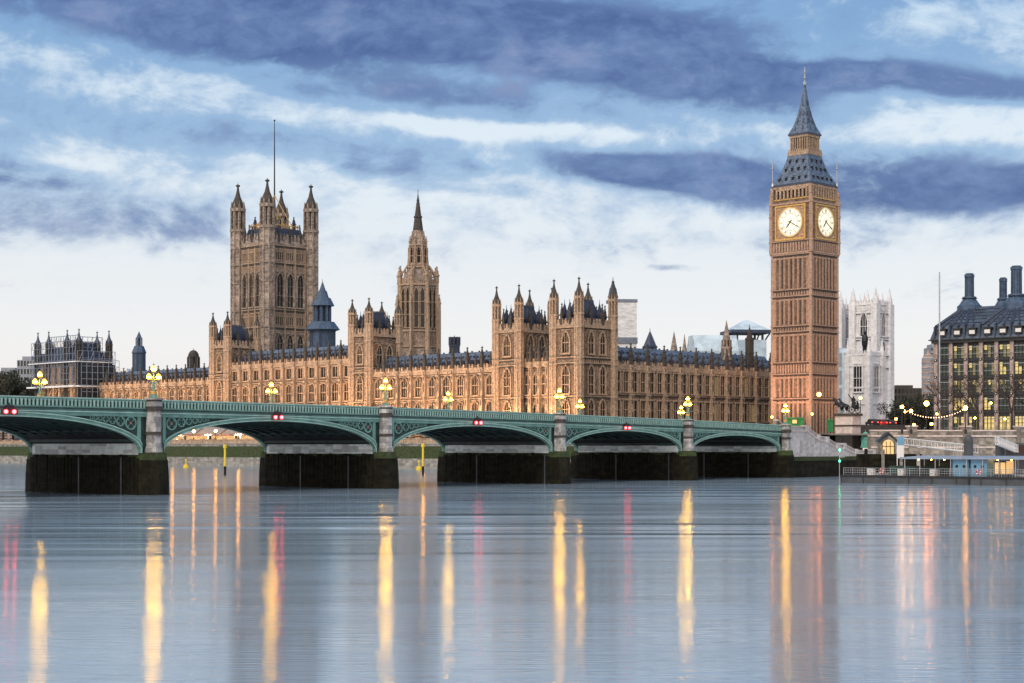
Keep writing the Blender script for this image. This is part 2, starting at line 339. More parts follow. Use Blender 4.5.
# land sheet: everything west of the river walls
TW = 12.0                                     # the palace terrace is 12 m wide
aL = brp(4, 23); aR = brp(4, 6.1)
eL = at(871, 325.6); eR = at(1250, 337.5)
land = [pal(420, .6), pal(1.5, .6), pal(1.5, .9-TW), pal(-19, .9-TW), aL, aR, brp(33.5, 6.1), eL, eR, (2500, 300), (9000, 9000), (-9000, 9000), (-2500, 800)]
w = MB(); nL = len(land); w.add([(x, y, G) for x, y in land], [tuple(range(nL))])
struct(w.build('ground', 'ground'))
# ------------------------------------------------------------------ gothic vocabulary
def pinn(mb, cx, cy, z0, h, r, m=0, n=4):
    mb.frus(cx, cy, z0, z0+h*.45, r, r*.92, n, m); mb.frus(cx, cy, z0+h*.40, z0+h*.47, r*1.35, r*1.35, n, m)
    mb.frus(cx, cy, z0+h*.47, z0+h*.95, r*1.05, r*.12, n, m); mb.frus(cx, cy, z0+h*.66, z0+h*.70, r*.95, r*.7, n, m)
    mb.frus(cx, cy, z0+h*.90, z0+h*.945, r*.5, r*.5, n, m); mb.frus(cx, cy, z0+h*.945, z0+h, r*.2, .02, n, m)
def turret(mb, cx, cy, z0, zb, zt, r, m=0, mv=1, mc=None):
    # octagonal corner turret: plain to zb, open lantern, ogee cap and finial at zt
    mc = m if mc is None else mc
    h = zt-zb; mb.frus(cx, cy, z0, zb, r, r, 8, m)
    for i in range(8):
        a = 2*pi*(i+.5)/8; q = r*1.06; mb.frus(cx+q*cos(a), cy+q*sin(a), z0, zb+h*.44, r*.14, r*.14, 4, m)
    mb.frus(cx, cy, zb-.15*r, zb+.25*r, r*1.25, r*1.25, 8, m)
    mb.frus(cx, cy, zb+.25*r, zb+h*.42, r*.72, r*.72, 8, mv)
    for i in range(8):
        a = 2*pi*(i+.5)/8; mb.frus(cx+r*cos(a)*.96, cy+r*sin(a)*.96, zb+.2*r, zb+h*.46, r*.20, r*.17, 4, m)
        mb.frus(cx+r*cos(a)*1.05, cy+r*sin(a)*1.05, zb+h*.46, zb+h*.62, r*.15, .02, 4, m)
    mb.frus(cx, cy, zb+h*.40, zb+h*.47, r*1.18, r*1.22, 8, m)
    mb.prof(cx, cy, [(zb+h*.47, r*.92), (zb+h*.54, r*.95), (zb+h*.62, r*.72), (zb+h*.72, r*.40), (zb+h*.84, r*.2), (zb+h*.93, r*.13)], 8, mc)
    mb.frus(cx, cy, zb+h*.925, zb+h*.955, r*.34, r*.34, 8, mc); mb.frus(cx, cy, zb+h*.955, zt, r*.12, .02, 6, mc)
def crenel(mb, x0, x1, y0, y1, z, h, step, m=0, along='x'):
    # pierced battlement: merlons with a stepped cap over a low wall
    a, bb = (x0, x1) if along == 'x' else (y0, y1)
    n = max(2, round((bb-a)/step)); s = (bb-a)/n
    def bx(q0, q1, za, zb_):
        if along == 'x': mb.box(q0, y0, za, q1, y1, zb_, m)
        else: mb.box(x0, q0, za, x1, q1, zb_, m)
    bx(a, bb, z, z+h*.45)
    for i in range(n):
        c = a+s*(i+.5); bx(c-s*.30, c+s*.30, z+h*.45, z+h*.8); bx(c-s*.16, c+s*.16, z+h*.8, z+h)
def ring(mb, ax, ay, z0, z1, d, m=0):
    # a string course round a tower of half sizes ax, ay
    mb.box(-ax-d, -ay-d, z0, ax+d, ay+d, z1, m)
def win(w, h, lights=2, arch=.35, transoms=(.5,), dep=.45, jam=.28, sill=True, mats=('trim', 'glass'), hood=True):
    # window standing in its splayed stone surround: x centred, y = 0 is the wall face, z from 0
    mb = MB(); za = h*(1-arch) if arch else h; n = 5
    head = [(-w/2+w*i/(2*n), za+(h-za)*sin(pi/2*i/n)**.9) for i in range(n+1)] if arch else [(-w/2, h)]
    poly = [(-w/2, 0), (w/2, 0)] + ([(-x, z) for x, z in head][0:] + [(x, z) for x, z in head[::-1]][1:] if arch else [(w/2, h), (-w/2, h)])
    mb.ext(poly, -.03, .02, 1)
    mb.box(-w/2-jam, -dep, 0, -w/2, .02, za, 0); mb.box(w/2, -dep, 0, w/2+jam, .02, za, 0)
    if arch:
        for (xa, za_), (xb, zb_) in zip(head, head[1:]):
            for sg in (-1, 1):
                q = [(sg*-xa*-1, za_), (sg*xb, zb_), (sg*xb, zb_+jam), (sg*xa+(-jam if sg > 0 else jam), za_+jam*.5)]
                q = [(sg*xa, za_), (sg*xb, zb_), (sg*xb, zb_+jam*1.1), (sg*(xa-jam), za_+jam*.6)]
                mb.ext(q if sg < 0 else q[::-1], -dep, .02, 0)
        if hood: mb.box(-w/2-jam, -dep*.6, h+jam, w/2+jam, .02, h+jam*1.7, 0)
    else: mb.box(-w/2-jam, -dep, h, w/2+jam, .02, h+jam, 0)
    if sill: mb.box(-w/2-jam*1.2, -dep*1.25, -jam, w/2+jam*1.2, .02, 0, 0)
    for i in range(1, lights):
        x = -w/2+w*i/lights; zz = za+(h-za)*.75 if arch else h; mb.box(x-.06, -dep*.6, 0, x+.06, 0, zz, 0)
    for tr in transoms: mb.box(-w/2, -dep*.55, h*tr-.09, w/2, 0, h*tr+.09, 0)
    return mb.mesh('window', mats)
def ribs(mb, x0, x1, z0, z1, n, d=.16, wd=.16, m=0, y=0.0, face='y'):
    # blind panel tracery: slim mullions with a rail and cusped heads
    for i in range(n+1):
        x = x0+(x1-x0)*i/n
        if face == 'y': mb.box(x-wd/2, y-d, z0, x+wd/2, y+.02, z1, m)
        else: mb.box(y-.02, x-wd/2, z0, y+d, x+wd/2, z1, m)
def roof_gable(mb, x0, x1, y0, y1, z0, z1, m=0):
    mb.extx([(y0, z0), (y1, z0), ((y0+y1)/2+.4, z1), ((y0+y1)/2-.4, z1)], x0, x1, m)
def palace_range(name, label, loc, rz, Lm, n, ztop, rows, zstr, depth, roof_z, npanel=2, wpb=1, lowcol=None):
    root = thing(name, label, 'palace range', (loc[0], loc[1], G), rz)
    mb = MB(); mb.box(0, 0, G, Lm, depth, ztop, 0)
    for z in zstr: mb.box(-.02, -.34, z+.02, Lm+.02, depth+.2, z+.22, 1); mb.box(-.02, -.22, z-.38, Lm+.02, .1, z+.02, 2)  # pale string course; dark band below paints its shadow along with soot
    mb.box(0, -.38, ztop-.35, Lm, .3, ztop+.15, 1)
    s = Lm/n
    for i in range(n):      # carved frieze between the rows and blind tracery beside the windows
        for (z0, h, w_, *_x) in rows:
            sw = s/wpb
            for k in range(wpb):
                xc = s*i+sw*(k+.5); e = (sw-w_)/2-.35
                for sg in (-1, 1): ribs(mb, xc+sg*(w_/2+.30+e*.40), xc+sg*(w_/2+.30+e*.9), z0, z0+h, 1, .14, .16, 1)
            for zz in (z0-1.1,):
                if zz > G+1: ribs(mb, s*i+.7, s*(i+1)-.7, zz, zz+.9, 8, .12, .14, 1)
    crenel(mb, 0, Lm, -.3, .12, ztop+.15, 1.75, s/5, 1)
    for i in range(n):
        pinn(mb, s*(i+.5), -.1, ztop+1.0, 3.6, .24, 2)
    mb.build('wall', ['stone', 'trim', 'soot_shade'], root)
    rb = MB(); roof_gable(rb, .2, Lm-.2, 1.0, depth-1, ztop+.05, roof_z)
    for i in range(n):
        for k in range(4):
            for f in (.42, .72): xc = s*(i+.14+.24*k+(.1 if f > .5 else 0)); yy = 1+f*(depth/2-1.4); zz = ztop+f*(roof_z-ztop); rb.box(xc-.17, yy-.25, zz-.1, xc+.17, yy+.3, zz+.42, 1)
        for k in range(2):
            xc = s*(i+.25+.5*k); rb.box(xc-.28, 1.9, ztop+.9, xc+.28, 4.4, ztop+2.3, 1); rb.ext([(xc-.42, ztop+2.3), (xc+.42, ztop+2.3), (xc, ztop+3.1)], 1.8, 4.6, 1)
            xc = s*(i+.5*k); rb.box(xc-.16, depth/2-.2, roof_z-.1, xc+.16, depth/2+.2, roof_z+.35, 1)
    rb.build('roof', ['slate', 'dark_roof'], root)
    bm = MB(); bm.box(-.48, -1.0, 0, .48, .05, ztop-G-6.5, 0); bm.box(-.42, -.85, ztop-G-6.5, .42, .05, ztop-G+.9, 0)
    for z in zstr: bm.box(-.58, -1.12, z-G-.22, .58, .05, z-G+.22, 0)
    for z in (4, 8, 12, 15): bm.box(-.13, -1.06 if z < ztop-G-7 else -.91, z, .13, -.8, z+2.2, 1)
    pinn(bm, 0, -.42, ztop-G+.8, 5.6, .42, 1); bme = bm.mesh('buttress', ['trim', 'soot_shade'])
    for i in range(n+1):
        if 0 < i < n or name.endswith('x'): inst(bme, 'buttress', root, (s*i, 0, 0))
    wms = {}
    for (z0, h, w_, li, ar, tr) in rows:
        me = win(w_, h, li, ar, tr); litw = win(w_, h, li, ar, tr, mats=('trim', 'lit_dim'))
        for i in range(n):
            for k in range(wpb): inst(litw if random.random() < .035 else me, 'window', root, (s*i+s/wpb*(k+.5), 0, z0-G))
    return root
def pavilion_tower(label, t, o, w, d, zc=34.4, tip=46.4, big=True):
    px, py = pal(t, o)                      # local origin: south-east corner, x to the north corner
    root = thing('pavilion_tower', label, 'tower', (px, py, G), TH)
    mb = MB(); mb.box(0, 0, G, w, d, zc, 0)
    for z in (17.6, 25.6, 27.0, zc): mb.box(-.36, -.36, z, w+.36, d+.36, z+.24, 1); mb.box(-.24, -.24, z-.4, w+.24, d+.24, z, 2)  # each string's shadow and soot are coloured into the band beneath
    mb.box(-.45, -.45, zc-.2, w+.45, d+.45, zc+.1, 1)
    for z0, z1 in ((25.85, 26.75),):
        ribs(mb, 1.2, w-1.2, z0, z1, 14, .15, .2, 1); ribs(mb, 1.2, d-1.2, z0, z1, 14, .15, .2, 1, w, 'x')
    for z0, z1 in ((18, 25.3), (27.4, 33.8)):
        for q in (1.5, 2.0, w-2.0, w-1.5): ribs(mb, q, q+.01, z0, z1, 1, .14, .16, 1)
        for q in (1.5, 2.0, d/2-.35, d/2+.35, d-2.0, d-1.5): ribs(mb, q, q+.01, z0, z1, 1, .14, .16, 1, w, 'x')
    for a in (0, 1):
        crenel(mb, 0, w, (-.35, d-.1)[a], (.1, d+.35)[a], zc+.1, 2.0, 1.15, 1, 'x'); crenel(mb, (-.35, w-.1)[a], (.1, w+.35)[a], 0, d, zc+.1, 2.0, 1.15, 1, 'y')
    for k in (.33, .67):
        for yy in (-.1, d+.1): pinn(mb, w*k, yy, zc+.6, 5.4, .33, 2)
        for xx in (-.1, w+.1): pinn(mb, xx, d*k, zc+.6, 5.4, .33, 2)
    mb.build('wall', ['stone', 'trim', 'soot_shade'], root)
    rf = MB(); q = 1.3
    vs = [(q, q, zc+.1), (w-q, q, zc+.1), (w-q, d-q, zc+.1), (q, d-q, zc+.1), (w*.36, d*.3, zc+6.2), (w*.64, d*.3, zc+6.2), (w*.64, d*.7, zc+6.2), (w*.36, d*.7, zc+6.2)]
    rf.add(vs, [(0, 1, 5, 4), (1, 2, 6, 5), (2, 3, 7, 6), (3, 0, 4, 7), (4, 5, 6, 7)], 0)
    crenel(rf, w*.36, w*.64, d*.3, d*.3+.15, zc+6.2, .8, .4, 0, 'x'); crenel(rf, w*.64-.15, w*.64, d*.3, d*.7, zc+6.2, .8, .4, 0, 'y')
    for cx, cy in ((w*.5, .95), (w-.95, d*.33), (w-.95, d*.67), (w*.28, 1.1), (w*.74, 1.1)):      # dormers with spiked roofs
        rf.box(cx-.55, cy-.5, zc, cx+.55, cy+1.0, zc+3.2, 0); rf.frus(cx, cy+.2, zc+3.2, zc+6.0, .62, .05, 4, 0); rf.frus(cx, cy+.2, zc+5.9, zc+6.9, .06, .03, 4, 0)
    rf.build('roof', ['dark_roof'], root)
    tm = MB(); turret(tm, 0, 0, 0, zc-G+3.0, tip-G, 1.0, 0, 1, 2)
    for z in (9.6, 17.6, 19, 26.4): tm.frus(0, 0, z-.25, z+.25, 1.22, 1.22, 8, 0)
    tme = tm.mesh('corner_turret', ['trim', 'soot_shade', 'soot_shade'])
    for x, y in ((0, 0), (w, 0), (w, d), (0, d)): inst(tme, 'corner_turret', root, (x, y, 0))
    up = win(2.2, 5.0, 3, .35, (.5,), .4, .4); lo = win(2.2, 6.6, 3, .25, (.33, .66), .4, .35)
    inst(up, 'window', root, (w/2, 0, 28.2-G)); inst(lo, 'window', root, (w/2, 0, 18.4-G)); inst(lo, 'window', root, (w/2, 0, 10.2-G))
    upn = win(1.9, 5.2, 2, .35, (.5,), .4, .35); lon = win(1.9, 6.6, 2, .2, (.33, .66), .4, .35)
    for y in (d*.33, d*.67):
        inst(upn, 'window', root, (w, y, 28.0-G), pi/2); inst(lon, 'window', root, (w, y, 18.4-G), pi/2); inst(lon, 'window', root, (w, y, 10.2-G), pi/2)
    return root
# ------------------------------------------------------------------ palace river front
ROWS_W = [(18.7, 5.0, 2.6, 3, .1, (.5,)), (12.0, 5.0, 2.6, 3, .1, (.5,)), (8.7, 2.2, 1.6, 2, 0, ())]
def tpx(px, o):        # metres south along the front line (o inland) seen at a picture column
    c = (px-512)/FPX; x0, y0 = pal(0, o); return (x0-c*y0)/(XV[0]-c*XV[1])
def deep(t, o, px):    # metres inland from there to a picture column
    c = (px-512)/FPX; x0, y0 = pal(t, o); return (c*y0-x0)/(YV[0]-c*YV[1])
OT = -.9
TW_ = {}
for nm, pl, pn, pr in (('corner', 554, 579, 613), ('twin', 496.6, 519, 552), ('mid_n', 352.3, 369, 398.5), ('mid_s', 213, 227.6, 257)):
    tn, tl_ = tpx(pn, OT), tpx(pl, OT); TW_[nm] = (tl_, tn, deep(tn, OT, pr))
def rng(a, b_): return TW_[a][0], TW_[b_][1]   # free front between the south side of a tower and the north side of the next
ROWS_W = [(18.7, 5.0, 2.3, 3, .2, (.5,)), (12.0, 5.0, 2.3, 3, .2, (.5,)), (8.7, 2.2, 1.6, 2, 0, ())]
t0, t1 = rng('twin', 'mid_n'); palace_range('palace_wing', 'stone palace wing of nine bays left of the twin towers', pal(t1-.3, 0), TH, t1-t0-.6, 9, 24.8, ROWS_W, (17.7, 11.3, 24.0), 13, 30.2)
ROWS_C = [(25.0, 2.9, 2.2, 2, 0, ()), (18.3, 5.0, 2.6, 3, .1, (.5,)), (12.0, 5.0, 2.6, 3, .1, (.5,)), (8.7, 2.2, 1.6, 2, 0, ())]
t0, t1 = rng('mid_n', 'mid_s'); palace_range('palace_center', 'tallest three storey palace front between the pair of middle river towers', pal(t1-.3, 0), TH, t1-t0-.6, 11, 28.9, ROWS_C, (17.4, 24.0, 28.2, 11.3), 14, 34.2)
t0, t1 = TW_['mid_s'][0], tpx(100, 0); palace_range('palace_wing', 'far left palace wing between the scaffolded pavilion and a river tower', pal(t1, 0), TH, t1-t0-.3, 13, 24.8, ROWS_W, (17.7, 11.3, 24.0), 13, 30.2)
t0, t1 = rng('corner', 'twin'); palace_range('palace_link', 'short palace front linking the twin corner towers', pal(t1-.2, .6), TH, t1-t0-.4, 4, 25.6, [(18.4, 5.2, 1.5, 2, .2, (.5,)), (11.0, 5.0, 1.5, 2, .2, (.5,))], (17.6, 25.2), 12, 29.0)
def ptow(nm, label, zc, tip): t, tn, d = TW_[nm]; pavilion_tower(label, t, OT, t-tn, d, zc, tip)
ptow('corner', 'square corner tower with four turrets at palace north east corner', 34.4, 46.4)
ptow('twin', 'square turreted tower left of the corner tower on river front', 34.2, 46.0)
ptow('mid_n', 'square river front tower directly left of the tall central spire', 35.8, 46.2)
ptow('mid_s', 'square river front tower in front of the big flagpole tower', 35.4, 46.2)
# north front, running west to the clock tower
NF = TH+pi/2
q = pal(TW_['corner'][1], OT+TW_['corner'][2]-.3)
ROWS_N = [(19.1, 5.0, 1.8, 2, 0, (.5,)), (12.4, 4.6, 1.8, 2, 0, (.5,)), (8.6, 2.6, 1.3, 2, 0, ())]
palace_range('palace_north_front', 'shaded palace range between the corner tower and the clock tower', q, NF, 71.5, 11, 24.9, ROWS_N, (18.4, 17.2, 24.2, 11.4), 13, 30.6, wpb=2)
# ------------------------------------------------------------------ clock tower
ET = (75.9, 433.0)
root = thing('clock_tower', 'tall brown stone clock tower with two lit dials and pointed roof', 'clock tower', (ET[0], ET[1], G), TH)
mb = MB(); A = 5.85
mb.box(-A, -A, G, A, A, 55.5, 0)
for sx in (-1, 1):
    for sy in (-1, 1):
        mb.box(sx*A-.75 if sx > 0 else -A-.25, sy*A-.75 if sy > 0 else -A-.25, G, A+.25 if sx > 0 else -A+.75, A+.25 if sy > 0 else -A+.75, 55.5, 1)
        mb.frus(sx*(A+.05), sy*(A+.05), G, 55.0, .42, .42, 8, 1)
lev = [17.8, 24.1, 27.1, 35.0, 36.5, 44.1, 45.8, 54.8]
for z in lev: ring(mb, A, A, z, z+.24, .5, 1); ring(mb, A, A, z-.42, z, .36, 4)  # lower ring dark: shade under the string painted in with the soot
bays = [(8.2, 17.4), (18.2, 23.8), (24.4, 26.8), (27.4, 34.7), (35.3, 36.2), (36.8, 43.8), (44.4, 45.5), (46.1, 54.5)]
for z0, z1 in bays:
    tall = z1-z0 > 4
    nb = 7 if tall else 12
    for k in range(nb+1):
        c = -4.9+9.8*k/nb; wd = .26 if tall else .2
        for sg in (-1, 1):
            y0, y1 = (-A-.26, -A+.02) if sg < 0 else (A-.02, A+.26)
            mb.box(c-wd, y0, z0, c+wd, y1, z1, 1); mb.box(y0, c-wd, z0, y1, c+wd, z1, 1)
            if tall: mb.box(c-.07, y0-.12 if sg < 0 else y1, z0, c+.07, y0 if sg < 0 else y1+.12, z1-.6, 1); mb.box(y0-.12 if sg < 0 else y1, c-.07, z0, y0 if sg < 0 else y1+.12, c+.07, z1-.6, 1)
    if tall:
        for k in range(nb):
            c = -4.9+9.8*(k+.5)/nb; zz, hh = z0+.35, z1-z0-1.2; wd = (.13, .2)[k % 2]
            for sg in (-1, 1):
                y0, y1 = (-A-.05, -A+.02) if sg < 0 else (A-.02, A+.05)
                mb.box(c-wd, y0, zz, c+wd, y1, zz+hh, 4 if k % 2 else 0); mb.box(y0, c-wd, zz, y1, c+wd, zz+hh, 4 if k % 2 else 0)  # alternate dark stripes paint the shade of narrow slits
                y0, y1 = (-A-.2, -A+.02) if sg < 0 else (A-.02, A+.2)
                mb.box(c-.5, y0, z1-.7, c+.5, y1, z1-.25, 1); mb.box(y0, c-.5, z1-.7, y1, c+.5, z1-.25, 1)
                y0, y1 = (-A-.1, -A+.02) if sg < 0 else (A-.02, A+.1)
mb.build('shaft', ['tower_stone', 'tower_trim', 'void', 'glass', 'soot_shade'], root)
# clock stage
mb = MB(); B = 6.15
mb.box(-B, -B, 55.5, B, B, 68.4, 0); ring(mb, B, B, 55.1, 55.6, .25, 1); ring(mb, B, B, 54.8, 55.1, .1, 2); ring(mb, B, B, 58.3, 58.6, .3, 1); ring(mb, B, B, 58.0, 58.3, .22, 2); ring(mb, B, B, 67.8, 68.3, .3, 1)  # thin dark rings paint shade and soot beneath the cornices
for k in range(13):
    c = -5.2+10.4*k/12
    for sg in (-1, 1):
        mb.box(c-.22, sg*B-.2, 55.7, c+.22, sg*B+.2, 58.0, 1); mb.box(sg*B-.2, c-.22, 55.7, sg*B+.2, c+.22, 58.0, 1)
for sx in (-1, 1):
    for sy in (-1, 1):
        mb.frus(sx*B, sy*B, 55.3, 69.2, .5, .5, 8, 1)
        for z in (58.4, 61.5, 65, 68.1): mb.frus(sx*B, sy*B, z-.2, z+.2, .62, .62, 8, 1)
        pinn(mb, sx*B, sy*B, 69.2, 2.6, .3, 1)
mb.build('clock_stage', ['tower_stone', 'tower_trim', 'soot_shade'], root)
# dials on the two faces towards the river and the bridge, and on the hidden pair
DZ, DR = 63.2, 3.62
def dial_set(rz):
    c, s_ = cos(rz), sin(rz)
    fr = MB()
    fr.box(-4.7, -B-.18, DZ-4.6, 4.7, -B+.02, DZ+4.35, 0)
    for x0, x1, z0, z1 in ((-4.7, 4.7, DZ+4.05, DZ+4.4), (-4.7, 4.7, DZ-4.6, DZ-4.1), (-4.7, -4.3, DZ-4.1, DZ+4.05), (4.3, 4.7, DZ-4.1, DZ+4.05)): fr.box(x0, -B-.42, z0, x1, -B-.1, z1, 1)
    for sx in (-1, 1):
        for sz in (-1, 1): fr.frus(sx*3.6, -B-.2, DZ+sz*3.45-.3, DZ+sz*3.45+.3, .3, .05, 8, 1)
    f = fr.build('dial_surround', ['tower_trim', 'gold'], root, (0, 0, -G), rz)
    d = MB(); n = 48
    d.add([(DR*cos(2*pi*i/n), 0, DR*sin(2*pi*i/n)) for i in range(n)] + [(DR*cos(2*pi*i/n), .12, DR*sin(2*pi*i/n)) for i in range(n)],
          [tuple(range(n))] + [(i, n+i, n+(i+1) % n, (i+1) % n) for i in range(n)], 0)
    def rg(r0, r1, y0, m):
        for i in range(n):
            a, b_ = 2*pi*i/n, 2*pi*(i+1)/n
            d.ext([(r0*cos(a), r0*sin(a)), (r1*cos(a), r1*sin(a)), (r1*cos(b_), r1*sin(b_)), (r0*cos(b_), r0*sin(b_))], y0, .1, m)
    rg(DR, DR+.32, -.12, 1); rg(DR*.60, DR*.63, -.012, 2); rg(DR*.92, DR*.945, -.012, 2); rg(DR*.28, DR*.30, -.012, 2)
    dl = d.build('clock_face', ['dial', 'gold', 'black'], root, (c*0-s_*-(B+.30), s_*0+c*-(B+.30), DZ-G), rz)
    nu = MB()
    STR = {1: 'I', 2: 'II', 3: 'III', 4: 'IV', 5: 'V', 6: 'VI', 7: 'VII', 8: 'VIII', 9: 'IX', 10: 'X', 11: 'XI', 12: 'XII'}
    for k in range(1, 13):
        a = pi/2-2*pi*k/12; rad = DR*.78; ux, uz = cos(a), sin(a); tx, tz = sin(a), -cos(a)     # tx: reading direction
        chars = STR[k]; wd = {'I': .13, 'V': .30, 'X': .30}; tot = sum(wd[ch]+.06 for ch in chars); x = -tot/2
        def bar(x0, h0, x1, h1, th):
            P = lambda q, h: (ux*(rad+h)+tx*q, uz*(rad+h)+tz*q)
            nu.ext([P(x0-th/2, h0), P(x0+th/2, h0), P(x1+th/2, h1), P(x1-th/2, h1)], -.05, -.012, 0)
        for ch in chars:
            w_ = wd[ch]; xc = x+w_/2; H_ = .38
            if ch == 'I': bar(xc, -H_, xc, H_, .09)
            if ch == 'V': bar(xc-.11, H_, xc, -H_, .09); bar(xc+.11, H_, xc, -H_, .05)
            if ch == 'X': bar(xc-.12, H_, xc+.12, -H_, .09); bar(xc+.12, H_, xc-.12, -H_, .05)
            x += w_+.06
    for k in range(60):
        a = 2*pi*k/60; nu.ext([(cos(a+e)*r, sin(a+e)*r) for e, r in ((-.008, DR*.95), (.008, DR*.95), (.008, DR*.99), (-.008, DR*.99))], -.03, -.012, 0)
    nu.build('numerals', ['black'], dl, (0, 0, 0))
    for frac, ln, wd in ((7.33/12, DR*.55, .34), (20/60, DR*.9, .20)):
        a = pi/2-2*pi*frac; ux, uz = cos(a), sin(a); h = MB()
        h.ext([(-ux*.7-uz*wd*.5, -uz*.7+ux*wd*.5), (-ux*.7+uz*wd*.5, -uz*.7-ux*wd*.5), (ux*ln*.8+uz*wd*.5, uz*ln*.8-ux*wd*.5), (ux*ln, uz*ln), (ux*ln*.8-uz*wd*.5, uz*ln*.8+ux*wd*.5)], -.16 if ln > 2.5 else -.12, -.08, 0)
        h.build('clock_hand', ['black'], dl, (0, 0, 0))
for rz in (0, pi/2, pi, -pi/2): dial_set(rz)
# belfry
mb = MB(); C_ = 5.75
mb.box(-C_+.4, -C_+.4, 68.3, C_-.4, C_-.4, 72.6, 2); ring(mb, C_, C_, 68.2, 69.3, .05, 0); ring(mb, C_, C_, 72.0, 72.8, .25, 1); ring(mb, C_, C_, 69.1, 69.4, .2, 3)
for k in range(9):
    c = -4.6+9.2*k/8
    for sg in (-1, 1):
        mb.box(c-.26, sg*C_-.3, 69.3, c+.26, sg*C_+.12, 72.1, 1); mb.box(sg*C_-.3, c-.26, 69.3, sg*C_+.12, c+.26, 72.1, 1)
        if k < 8:
            cc = c+.575; mb.box(cc-.4, sg*C_-.25, 71.5, cc+.4, sg*C_+.05, 72.1, 1); mb.box(sg*C_-.25, cc-.4, 71.5, sg*C_+.05, cc+.4, 72.1, 1)
for sx in (-1, 1):
    for sy in (-1, 1): mb.box(sx*C_-.55, sy*C_-.55, 68.3, sx*C_+.2, sy*C_+.2, 72.4, 1) if sx < 0 and sy < 0 else mb.box(sx*C_-(.2 if sx > 0 else .2)-.35*(sx > 0), sy*C_-.2-.35*(sy > 0), 68.3, sx*C_+.2+.35*(sx < 0), sy*C_+.2+.35*(sy < 0), 72.4, 1)
mb.build('belfry', ['tower_stone', 'trim', 'void', 'gold'], root)  # columns in paler stone: warm lighting put into the colour
# lower roof
mb = MB(); mb.prof(0, 0, [(72.8, 6.1), (73.4, 5.95), (75.2, 4.95), (77.6, 3.95), (81.0, 3.05)], 4, 0)
ring(mb, 5.95, 5.95, 72.7, 73.2, .2, 2)
for row, (z, r) in enumerate(((74.4, 5.45), (77.0, 4.25), (79.1, 3.55))):
    nn = (5, 4, 3)[row]
    for k in range(nn):
        c = (k-(nn-1)/2)*r*2/(nn+.4)
        for j in range(4):
            a = j*pi/2; f = lambda x, y: (x*cos(a)-y*sin(a), x*sin(a)+y*cos(a))
            x, y = f(c, -r+.1); mb.frus(x, y, z-.5, z+.45, .25, .25, 4, 1); mb.frus(x, y, z+.45, z+1.2, .36, .02, 4, 0)
mb.build('lower_roof', ['iron_roof', 'void', 'dark_roof'], root)
# lantern
mb = MB(); mb.box(-2.2, -2.2, 81, 2.2, 2.2, 86.2, 2); ring(mb, 2.9, 2.9, 80.8, 81.5, .3, 1); ring(mb, 2.75, 2.75, 85.4, 86.2, .1, 1); crenel(mb, -3.1, 3.1, -3.2, -3.05, 81.5, 1, .6, 1); crenel(mb, 3.05, 3.2, -3.1, 3.1, 81.5, 1, .6, 1, 'y')
for k in range(8):
    c = -2.5+5*k/7
    for sg in (-1, 1): mb.box(c-.17, sg*2.5-.2, 81.4, c+.17, sg*2.5+.2, 85.5, 1); mb.box(sg*2.5-.2, c-.17, 81.4, sg*2.5+.2, c+.17, 85.5, 1)
mb.build('lantern', ['tower_stone', 'trim', 'void'], root)  # paler stone carries the lantern stage's warm glow as colour
mb = MB(); mb.prof(0, 0, [(86.2, 3.1), (86.8, 2.95), (88.5, 2.15), (91, 1.45), (94, .88), (97.2, .45), (99.6, .18)], 4, 0); ring(mb, 2.9, 2.9, 86.1, 86.5, .2, 1)
for z, r in ((87.6, 2.6), (89.6, 1.9), (91.6, 1.35), (94.2, .86)):
    for j in range(4):
        for c in ((-.45, .45) if r > 1.3 else (0,)):
            a = j*pi/2; x, y = c*r, -r+.05; mb.frus(x*cos(a)-y*sin(a), x*sin(a)+y*cos(a), z-.3, z+.9, .2, .02, 4, 1)
mb.build('spire', ['iron_roof', 'dark_roof'], root)
mb = MB(); mb.frus(0, 0, 99.4, 100.2, .4, .4, 8); mb.tube((0, 0, 100), (0, 0, 104), .12, 6); mb.ball((0, 0, 101.2), .36); mb.tube((-.5, 0, 102.6), (.5, 0, 102.6), .08); mb.tube((0, -.5, 102.6), (0, .5, 102.6), .08)
mb.build('finial', ['rail_metal'], root)
fm = MB(); fm.tube((0, 0, 0), (0, 0, 6.2), .11, 6); fm.ball((0, 0, 4.6), .3); fm.frus(0, 0, 0, .8, .4, .15, 6); fm.tube((-.4, 0, 5.4), (.4, 0, 5.4), .08); fm = fm.mesh('corner_vane', ['rail_metal'])
for x, y in ((1, 1), (-1, -1)): inst(fm, 'corner_vane', root, (x*5.9, y*5.9, 73.0-G))
